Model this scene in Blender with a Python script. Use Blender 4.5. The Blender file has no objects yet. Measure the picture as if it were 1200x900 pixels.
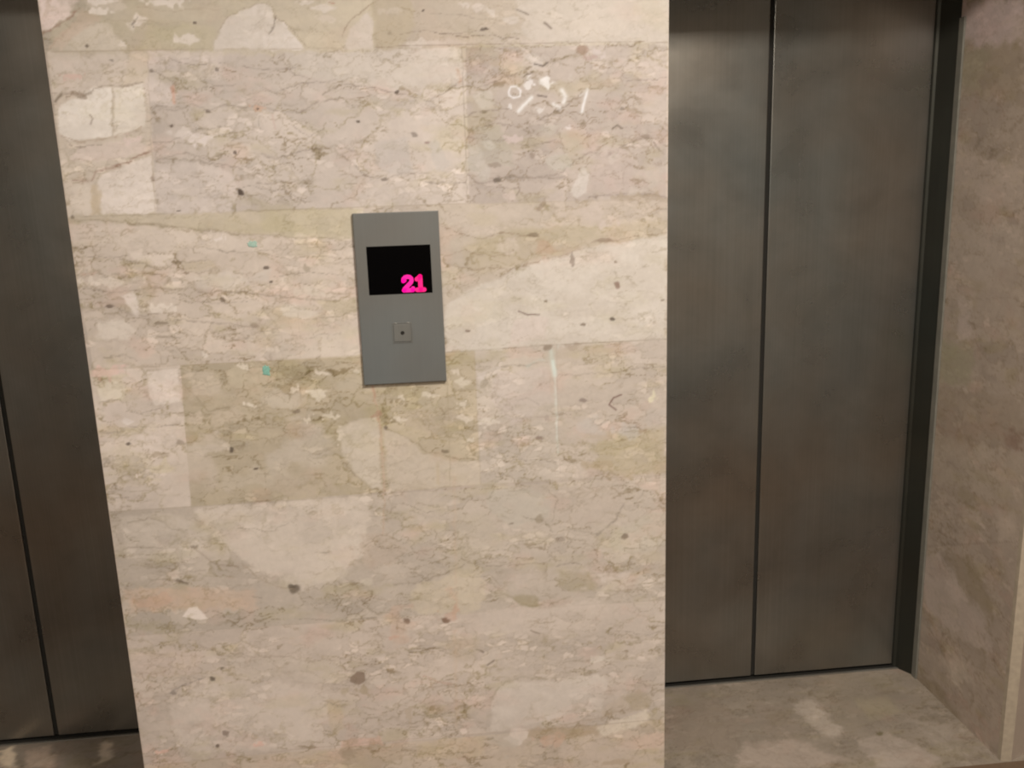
import bpy, math, random
import numpy as np
from mathutils import Matrix, Vector
scene = bpy.context.scene
COL = scene.collection

# ------------------------------------------------------------------ helpers
def s2l(c):
    c = np.asarray(c, dtype=float) / 255.0
    return np.where(c <= 0.04045, c / 12.92, ((c + 0.055) / 1.055) ** 2.4)

def noise2(x, y, seed):
    """smooth value noise, -1..1"""
    rng = np.random.RandomState(seed)
    T = rng.rand(256, 256)
    xi = np.floor(x).astype(int); yi = np.floor(y).astype(int)
    fx = x - xi; fy = y - yi
    fx = fx * fx * (3 - 2 * fx); fy = fy * fy * (3 - 2 * fy)
    a = T[xi & 255, yi & 255]; b = T[(xi + 1) & 255, yi & 255]
    c = T[xi & 255, (yi + 1) & 255]; d = T[(xi + 1) & 255, (yi + 1) & 255]
    return ((a * (1 - fx) + b * fx) * (1 - fy) + (c * (1 - fx) + d * fx) * fy) * 2 - 1

def fbm(x, y, seed, octv=4):
    r = 0; amp = 1; tot = 0
    for k in range(octv):
        r = r + amp * noise2(x * 2 ** k + 13.7 * k, y * 2 ** k + 7.3 * k, seed + k)
        tot += amp; amp *= 0.55
    return r / tot

def sstep(a, b, x):
    t = np.clip((x - a) / (b - a), 0, 1)
    return t * t * (3 - 2 * t)

def seg_dist(X, Y, p, q):
    dx, dy = q[0] - p[0], q[1] - p[1]
    L = dx * dx + dy * dy + 1e-9
    t = np.clip(((X - p[0]) * dx + (Y - p[1]) * dy) / L, 0, 1)
    return np.hypot(X - p[0] - t * dx, Y - p[1] - t * dy)

def worley(x, y, seed):
    """distance to the edge between stone clasts, and a random value per clast"""
    rng = np.random.RandomState(seed); PX, PY, PV = rng.rand(64, 64), rng.rand(64, 64), rng.rand(64, 64)
    xi = np.floor(x).astype(int); yi = np.floor(y).astype(int)
    f1 = np.full(x.shape, 9.); f2 = np.full(x.shape, 9.); val = np.zeros(x.shape)
    for dx in (-1, 0, 1):
        for dy in (-1, 0, 1):
            a, b = (xi + dx) & 63, (yi + dy) & 63
            d = np.hypot(xi + dx + PX[a, b] - x, yi + dy + PY[a, b] - y)
            near = d < f1
            f2 = np.where(near, f1, np.minimum(f2, d)); val = np.where(near, PV[a, b], val); f1 = np.where(near, d, f1)
    return f2 - f1, val * 2 - 1

def paint_marble(X, Y, base, ops, seed, vein_amp=0.23):
    """X, Y in millimetres on the stone face (2-D arrays). Returns linear RGB reflectance.
    ops describe the stone, some colours corrected for light falloff: clouds and pebbles (P), veins and joints (V), specks (D)."""
    img = np.empty(X.shape + (3,)); img[:] = s2l(base)
    w1 = fbm(X / 26, Y / 20, seed + 1, 4); w2 = fbm(X / 26, Y / 20, seed + 40, 4)
    f1 = fbm(X / 7, Y / 6, seed + 80, 2); f2 = fbm(X / 7, Y / 6, seed + 90, 2)
    WX, WY = w1 * 2.3 + f1 * .7, w2 * 2.0 + f2 * .7
    bright = fbm(X / 60, Y / 30, seed + 7, 4)
    xs = X[0, :]; ys = Y[:, 0]
    def box(x0, x1, y0, y1):
        i0, i1 = np.searchsorted(xs, x0), np.searchsorted(xs, x1)
        if ys[0] < ys[-1]:
            j0, j1 = np.searchsorted(ys, y0), np.searchsorted(ys, y1)
        else:
            j0, j1 = len(ys) - np.searchsorted(ys[::-1], y1), len(ys) - np.searchsorted(ys[::-1], y0)
        return slice(j0, j1), slice(i0, i1)
    deferred = []
    def base_detail():
        # wavy, mostly level hair veins, cream nodules and tint drift that run all through the stone
        a = fbm(X / 85 + w1 * .35, Y / 26 + w2 * .5, seed + 11, 3)
        m = sstep(-.1, .5, fbm(X / 70, Y / 45, seed + 12, 3))
        v = np.exp(-(a / 0.035) ** 2) * m
        # clasts: rounded, flattened pebbles of stone with olive-grey seams between some of them
        e1, c1 = worley(X / 58 + w1 * .55 + f1 * .06, Y / 30 + w2 * .55 + f2 * .06, seed + 71)
        e2, c2 = worley(X / 24 + w2 * .5 + f2 * .1, Y / 12 + w1 * .5 + f1 * .1, seed + 72)
        k1 = sstep(-.35, .35, fbm(X / 110, Y / 60, seed + 73, 3)); k2 = sstep(-.05, .45, fbm(X / 75, Y / 42, seed + 74, 3))
        s1 = np.exp(-(e1 / .055) ** 2) * k1 * (.5 + .5 * sstep(-.3, .3, f1)); s2 = np.exp(-(e2 / .11) ** 2) * k2 * (.45 + .55 * sstep(-.3, .3, f2))
        nod = sstep(.45, .7, c2) * sstep(.1, .3, e2) * k2
        olive = sstep(.1, .6, fbm(X / 90, Y / 38, seed + 51, 4))
        pink = sstep(.1, .6, fbm(X / 80, Y / 50, seed + 61, 4))
        g = np.ones(X.shape + (3,))
        g *= (1 + .06 * bright + .02 * f1 + .055 * c1 * k1 + .05 * c2 * k2)[..., None]
        g *= 1 + nod[..., None] * np.array([.09, .09, .10])
        g *= 1 - olive[..., None] * np.array([.05, .05, .12])
        g *= 1 + pink[..., None] * np.array([.03, -.015, -.02])
        e3, c3 = worley(X / 105 + w1 * .5 + f1 * .03, Y / 62 + w2 * .45 + f2 * .03, seed + 75)
        k3 = sstep(-.3, .2, fbm(X / 160, Y / 110, seed + 76, 2))
        s3 = np.exp(-(e3 / .06) ** 2) * k3 * (.4 + .6 * sstep(-.3, .3, w1 + f2 * .5))
        g *= (1 + .06 * c3 * k3)[..., None]
        g *= 1 - s3[..., None] * vein_amp * .9 * np.array([1.1, 1.2, 1.7])
        for q, k in ((v, 1.1), (s1, .9), (s2, .5)):
            g *= 1 - q[..., None] * vein_amp * k * np.array([1.25, 1.4, 1.75])
        return g
    M_ = base_detail(); slabs = [o for o in ops if o[0] == 'P' and o[5] == 0]; rest = [o for o in ops if not (o[0] == 'P' and o[5] == 0)]
    applied = False
    if not slabs: img *= M_; applied = True
    slabs_left = len(slabs)
    for op in slabs + rest:
        if not applied and slabs_left == 0: img *= M_; applied = True
        slabs_left -= 1
        kind, geo, col, al, w, wp = op
        col = s2l(col)
        if kind == 'P':
            n = len(geo) // 2; pts = [(geo[2 * i], geo[2 * i + 1]) for i in range(n)]
            m_ = w * 2 + wp * 3 + 4
            sl = box(min(p[0] for p in pts) - m_, max(p[0] for p in pts) + m_, min(p[1] for p in pts) - m_, max(p[1] for p in pts) + m_)
            x = X[sl] + WX[sl] * wp; y = Y[sl] + WY[sl] * wp
            if x.size == 0: continue
            d = np.full(x.shape, 1e9); ins = np.zeros(x.shape, bool)
            for i in range(n):
                p, q = pts[i], pts[(i + 1) % n]
                d = np.minimum(d, seg_dist(x, y, p, q))
                c = (p[1] > y) != (q[1] > y)
                with np.errstate(divide='ignore', invalid='ignore'):
                    xi = (q[0] - p[0]) * (y - p[1]) / ((q[1] - p[1]) or 1e-9) + p[0]
                ins ^= c & (x < xi)
            sd = np.where(ins, d, -d)
            w = w * 1.25; a = sstep(-w, w, sd) * al * .93
            if w > 2: a = a * (0.72 + .28 * sstep(-.4, .3, bright[sl] + f1[sl] * .3))
        elif kind == 'V':
            n = len(geo) // 2; pts = [(geo[2 * i], geo[2 * i + 1]) for i in range(n)]
            m_ = w * 3 + wp * 3 + 2
            sl = box(min(p[0] for p in pts) - m_, max(p[0] for p in pts) + m_, min(p[1] for p in pts) - m_, max(p[1] for p in pts) + m_)
            x = X[sl] + WX[sl] * wp; y = Y[sl] + WY[sl] * wp
            if x.size == 0: continue
            d = np.full(x.shape, 1e9)
            for i in range(n - 1): d = np.minimum(d, seg_dist(x, y, pts[i], pts[i + 1]))
            ww = w * (.8 + .45 * (f1[sl] + w2[sl]) * (wp > 1))
            ww = np.maximum(ww, .9)
            a = np.exp(-(d / ww) ** 2) * al
            if wp > 1: a = a * (.55 + .45 * sstep(-.5, .3, f2[sl] + w1[sl]))
        else:
            cx, cy, rx, ry, ang = geo
            R = max(rx, ry) * 1.6 + wp * 3 + 3
            sl = box(cx - R, cx + R, cy - R, cy + R)
            x = X[sl] + WX[sl] * wp - cx; y = Y[sl] + WY[sl] * wp - cy
            if x.size == 0: continue
            ca, sa = math.cos(math.radians(ang)), math.sin(math.radians(ang))
            u = (x * ca + y * sa) / rx; v = (-x * sa + y * ca) / ry
            r = np.hypot(u, v); e = max(.28, 1.6 / max(1.5, min(rx, ry)) * .5)
            S_ = max(4.0, min(rx, ry) * 1.1); lum_ = float(np.sum(col)); irr = .25 if lum_ < .75 else (.62 if max(rx, ry) > 4.5 else .3)
            r = r * (1 + irr * noise2(X[sl] / S_ + cx, Y[sl] / S_ + cy, seed + 5) + (.25 if irr > .5 else .08) * w2[sl])
            a = sstep(1 + e, 1 - e, r) * al
        img[sl] = img[sl] * (1 - a[..., None]) + col * a[..., None]
    img *= M_ ** .45
    return np.clip(img, 0.005, .95)

def grid_mesh(name, O, U, V, nu, nv, cols, extra=None, extra_col=None, closed_quads=()):
    """grid of (nu+1)x(nv+1) points O + i*U + j*V with a stored stone colour; extra: list of quads (4 pts each)"""
    O, U, V = map(np.array, (O, U, V))
    i, j = np.meshgrid(np.arange(nu + 1), np.arange(nv + 1))
    co = O + i[..., None] * U + j[..., None] * V
    co = co.reshape(-1, 3); c = cols.reshape(-1, 3)
    a = (np.arange(nv)[:, None] * (nu + 1) + np.arange(nu)[None, :]).ravel()
    quads = np.stack([a, a + 1, a + nu + 2, a + nu + 1], 1)
    if extra is not None and len(extra):
        e = np.array(extra, float).reshape(-1, 3); b = len(co)
        co = np.vstack([co, e]); ec = np.tile(np.array(extra_col), (len(e), 1)); c = np.vstack([c, ec])
        quads = np.vstack([quads, b + np.arange(len(e)).reshape(-1, 4)])
    me = bpy.data.meshes.new(name)
    me.vertices.add(len(co)); me.vertices.foreach_set('co', co.ravel())
    me.loops.add(quads.size); me.loops.foreach_set('vertex_index', quads.ravel().astype(np.int32))
    me.polygons.add(len(quads)); me.polygons.foreach_set('loop_start', np.arange(0, quads.size, 4, dtype=np.int32))
    me.update(calc_edges=True); me.validate()
    at = me.color_attributes.new('stone_colour', 'FLOAT_COLOR', 'POINT')
    at.data.foreach_set('color', np.hstack([c, np.ones((len(c), 1))]).ravel().astype(np.float32))
    return me

def box_quads(x0, x1, y0, y1, z0, z1, skip=''):
    """six outward quads; skip any of l r f b t d"""
    q = {'l': [(x0,y1,z0),(x0,y0,z0),(x0,y0,z1),(x0,y1,z1)], 'r': [(x1,y0,z0),(x1,y1,z0),(x1,y1,z1),(x1,y0,z1)],
         'f': [(x0,y0,z0),(x1,y0,z0),(x1,y0,z1),(x0,y0,z1)], 'b': [(x1,y1,z0),(x0,y1,z0),(x0,y1,z1),(x1,y1,z1)],
         't': [(x0,y0,z1),(x1,y0,z1),(x1,y1,z1),(x0,y1,z1)], 'd': [(x0,y1,z0),(x1,y1,z0),(x1,y0,z0),(x0,y0,z0)]}
    return [q[k] for k in 'lrfbtd' if k not in skip]

def link(name, me, mat, parent=None, **props):
    o = bpy.data.objects.new(name, me); COL.objects.link(o)
    if mat is not None and me is not None: me.materials.append(mat)
    if parent is not None: o.parent = parent
    for k, v in props.items(): o[k] = v
    return o

def quads_mesh(name, quads, col=None):
    vs = [p for q in quads for p in q]
    me = bpy.data.meshes.new(name)
    me.from_pydata(vs, [], [tuple(range(4 * i, 4 * i + 4)) for i in range(len(quads))]); me.update()
    if col is not None:
        at = me.color_attributes.new('stone_colour', 'FLOAT_COLOR', 'POINT')
        at.data.foreach_set('color', np.tile(np.append(col, 1.0), len(vs)).astype(np.float32))
    return me

def boxm(name, x0, x1, y0, y1, z0, z1, bev=0.0, seg=2):
    import bmesh
    bm = bmesh.new()
    bmesh.ops.create_cube(bm, size=1)
    for v in bm.verts:
        v.co = Vector(((x0 + x1) / 2 + v.co.x * (x1 - x0), (y0 + y1) / 2 + v.co.y * (y1 - y0), (z0 + z1) / 2 + v.co.z * (z1 - z0)))
    if bev: bmesh.ops.bevel(bm, geom=bm.edges[:], offset=bev, segments=seg, profile=.5, affect='EDGES')
    me = bpy.data.meshes.new(name); bm.to_mesh(me); bm.free()
    return me

# ------------------------------------------------------------------ materials
def new_mat(name):
    m = bpy.data.materials.new(name); m.use_nodes = True
    nt = m.node_tree; return m, nt, nt.nodes['Principled BSDF']

def N(nt, t, **kw):
    n = nt.nodes.new(t)
    for k, v in kw.items():
        if k in n.inputs: n.inputs[k].default_value = v
        else: setattr(n, k, v)
    return n

def marble_mat(name, tint=(1, 1, 1), rough=.42, nodeveins=.0):
    m, nt, b = new_mat(name); L = nt.links.new
    at = N(nt, 'ShaderNodeAttribute', attribute_name='stone_colour')
    tc = N(nt, 'ShaderNodeTexCoord')
    n1 = N(nt, 'ShaderNodeTexNoise', Scale=70.0, Detail=5.0, Roughness=.65)
    L(tc.outputs['Object'], n1.inputs['Vector'])
    r1 = N(nt, 'ShaderNodeMapRange'); L(n1.outputs['Fac'], r1.inputs['Value'])
    r1.inputs['From Min'].default_value = .3; r1.inputs['From Max'].default_value = .7
    r1.inputs['To Min'].default_value = .955; r1.inputs['To Max'].default_value = 1.045
    mul = N(nt, 'ShaderNodeVectorMath', operation='SCALE')
    L(at.outputs['Color'], mul.inputs[0]); L(r1.outputs[0], mul.inputs['Scale'])
    last = mul.outputs[0]
    if nodeveins:
        mp = N(nt, 'ShaderNodeMapping'); mp.inputs['Scale'].default_value = (1.0, 1.0, 1.7)
        L(tc.outputs['Object'], mp.inputs['Vector'])
        n2 = N(nt, 'ShaderNodeTexNoise', Scale=5.0, Detail=6.0, Roughness=.6, Distortion=.6); L(mp.outputs[0], n2.inputs['Vector'])
        cr = N(nt, 'ShaderNodeValToRGB')
        e = cr.color_ramp.elements; e[0].position = .3; e[0].color = (1 - nodeveins,) * 3 + (1,); e[1].position = .7; e[1].color = (1 + nodeveins * .6, 1 + nodeveins * .55, 1 + nodeveins * .5, 1)
        k = e.new(.49); k.color = (1, 1, 1, 1); k = e.new(.505); k.color = (1 - nodeveins * .9, 1 - nodeveins, 1 - nodeveins * 1.1, 1); k = e.new(.52); k.color = (1, 1, 1, 1)
        L(n2.outputs['Fac'], cr.inputs[0])
        mm = N(nt, 'ShaderNodeVectorMath', operation='MULTIPLY'); L(last, mm.inputs[0]); L(cr.outputs[0], mm.inputs[1]); last = mm.outputs[0]
    if tint != (1, 1, 1):
        mm = N(nt, 'ShaderNodeVectorMath', operation='MULTIPLY'); L(last, mm.inputs[0]); mm.inputs[1].default_value = tint; last = mm.outputs[0]
    L(last, b.inputs['Base Color'])
    b.inputs['Roughness'].default_value = rough; b.inputs['Specular IOR Level'].default_value = .3
    bp = N(nt, 'ShaderNodeBump', Strength=.08, Distance=.002); L(n1.outputs['Fac'], bp.inputs['Height']); L(bp.outputs[0], b.inputs['Normal'])
    return m

def steel_mat(name, col, rough=.36, streak=.05, blotch=.14, metal=.9):
    m, nt, b = new_mat(name); L = nt.links.new
    tc = N(nt, 'ShaderNodeTexCoord')
    mp = N(nt, 'ShaderNodeMapping'); mp.inputs['Scale'].default_value = (260, 260, 1.2); L(tc.outputs['Object'], mp.inputs['Vector'])
    n1 = N(nt, 'ShaderNodeTexNoise', Scale=1.0, Detail=3.0); L(mp.outputs[0], n1.inputs['Vector'])
    n2 = N(nt, 'ShaderNodeTexNoise', Scale=4.2, Detail=5.0, Roughness=.6, Distortion=.3); L(tc.outputs['Object'], n2.inputs['Vector'])
    a = N(nt, 'ShaderNodeMapRange'); L(n1.outputs['Fac'], a.inputs['Value']); a.inputs['From Min'].default_value = .3; a.inputs['From Max'].default_value = .7
    a.inputs['To Min'].default_value = 1 - streak; a.inputs['To Max'].default_value = 1 + streak
    c = N(nt, 'ShaderNodeMapRange'); L(n2.outputs['Fac'], c.inputs['Value']); c.inputs['From Min'].default_value = .3; c.inputs['From Max'].default_value = .7
    c.inputs['To Min'].default_value = 1 - blotch; c.inputs['To Max'].default_value = 1 + blotch
    mu = N(nt, 'ShaderNodeMath', operation='MULTIPLY'); L(a.outputs[0], mu.inputs[0]); L(c.outputs[0], mu.inputs[1])
    n3 = N(nt, 'ShaderNodeTexNoise', Scale=2.3, Detail=3.0); L(tc.outputs['Object'], n3.inputs['Vector'])
    mx = N(nt, 'ShaderNodeMix', data_type='RGBA')
    r3 = N(nt, 'ShaderNodeMapRange'); L(n3.outputs['Fac'], r3.inputs['Value']); r3.inputs['From Min'].default_value = .35; r3.inputs['From Max'].default_value = .65
    L(r3.outputs[0], mx.inputs[0])
    mx.inputs[6].default_value = (col[0] * 1.07, col[1] * .99, col[2] * .93, 1); mx.inputs[7].default_value = (col[0] * .94, col[1] * 1.0, col[2] * 1.05, 1)
    sc = N(nt, 'ShaderNodeVectorMath', operation='SCALE'); L(mx.outputs[2], sc.inputs[0]); L(mu.outputs[0], sc.inputs['Scale'])
    L(sc.outputs[0], b.inputs['Base Color'])
    b.inputs['Metallic'].default_value = metal
    rr = N(nt, 'ShaderNodeMapRange'); L(n2.outputs['Fac'], rr.inputs['Value']); rr.inputs['To Min'].default_value = rough - .06; rr.inputs['To Max'].default_value = rough + .1
    L(rr.outputs[0], b.inputs['Roughness'])
    return m

def plain_mat(name, col, rough=.6, metal=0.0, noise=.06, scale=30.0):
    m, nt, b = new_mat(name); L = nt.links.new
    n1 = N(nt, 'ShaderNodeTexNoise', Scale=scale, Detail=3.0)
    tc = N(nt, 'ShaderNodeTexCoord'); L(tc.outputs['Object'], n1.inputs['Vector'])
    a = N(nt, 'ShaderNodeMapRange'); L(n1.outputs['Fac'], a.inputs['Value']); a.inputs['To Min'].default_value = 1 - noise; a.inputs['To Max'].default_value = 1 + noise
    sc = N(nt, 'ShaderNodeVectorMath', operation='SCALE'); sc.inputs[0].default_value = col; L(a.outputs[0], sc.inputs['Scale'])
    L(sc.outputs[0], b.inputs['Base Color']); b.inputs['Roughness'].default_value = rough; b.inputs['Metallic'].default_value = metal
    return m

def glow_mat(name, col, strength):
    m, nt, b = new_mat(name)
    n1 = N(nt, 'ShaderNodeTexNoise', Scale=400.0); a = N(nt, 'ShaderNodeMapRange')
    nt.links.new(n1.outputs['Fac'], a.inputs['Value']); a.inputs['To Min'].default_value = strength * .95; a.inputs['To Max'].default_value = strength * 1.05
    nt.links.new(a.outputs[0], b.inputs['Emission Strength'])
    b.inputs['Base Color'].default_value = (0.02, 0.0, 0.01, 1); b.inputs['Emission Color'].default_value = (*col, 1)
    return m

M_STONE = marble_mat('cream_marble')
M_JAMB = marble_mat('brown_marble', nodeveins=.05)
M_WALL = marble_mat('veined_wall_marble', nodeveins=.24)
M_FLOOR = marble_mat('floor_marble', rough=.35, nodeveins=.12)
M_DOOR = steel_mat('brushed_door_steel', (.25, .248, .235), rough=.27)
M_FRAME = steel_mat('dark_frame_steel', (.035, .036, .03), rough=.45, metal=.6)
M_SILL = steel_mat('sill_aluminium', (.30, .29, .27), rough=.5)
M_PANEL = steel_mat('satin_panel_steel', (.150, .156, .156), rough=.5, blotch=.07, streak=.015, metal=.3)
M_BUTTON = steel_mat('worn_button_steel', (.16, .158, .15), rough=.5, blotch=.1, metal=.35)
M_BLACK = plain_mat('black_display_glass', (.0008, .0006, .0008), rough=.5)
M_BLACK.node_tree.nodes['Principled BSDF'].inputs['Specular IOR Level'].default_value = .03
M_DARK = plain_mat('black_gap', (.012, .011, .009), rough=.9)
M_TEAL = plain_mat('teal_paint', (.22, .46, .40), rough=.8, noise=.3, scale=300)
M_TEAL_PALE = plain_mat('pale_teal_paint', (.36, .52, .47), rough=.8, noise=.3, scale=300)
M_PLASTER = plain_mat('ceiling_plaster', (.62, .58, .52), rough=.9)
M_ARRIS = plain_mat('pale_stone_arris', (.40, .34, .27), rough=.7, noise=.25, scale=60)
M_DIG2 = glow_mat('magenta_led', (1.0, .004, .31), 1.2)
M_DIG1 = glow_mat('pink_red_led', (1.0, .005, .19), 1.2)
M_BEAD = plain_mat('grey_stone_bead', (.17, .165, .145), rough=.7, noise=.3, scale=25)

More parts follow.
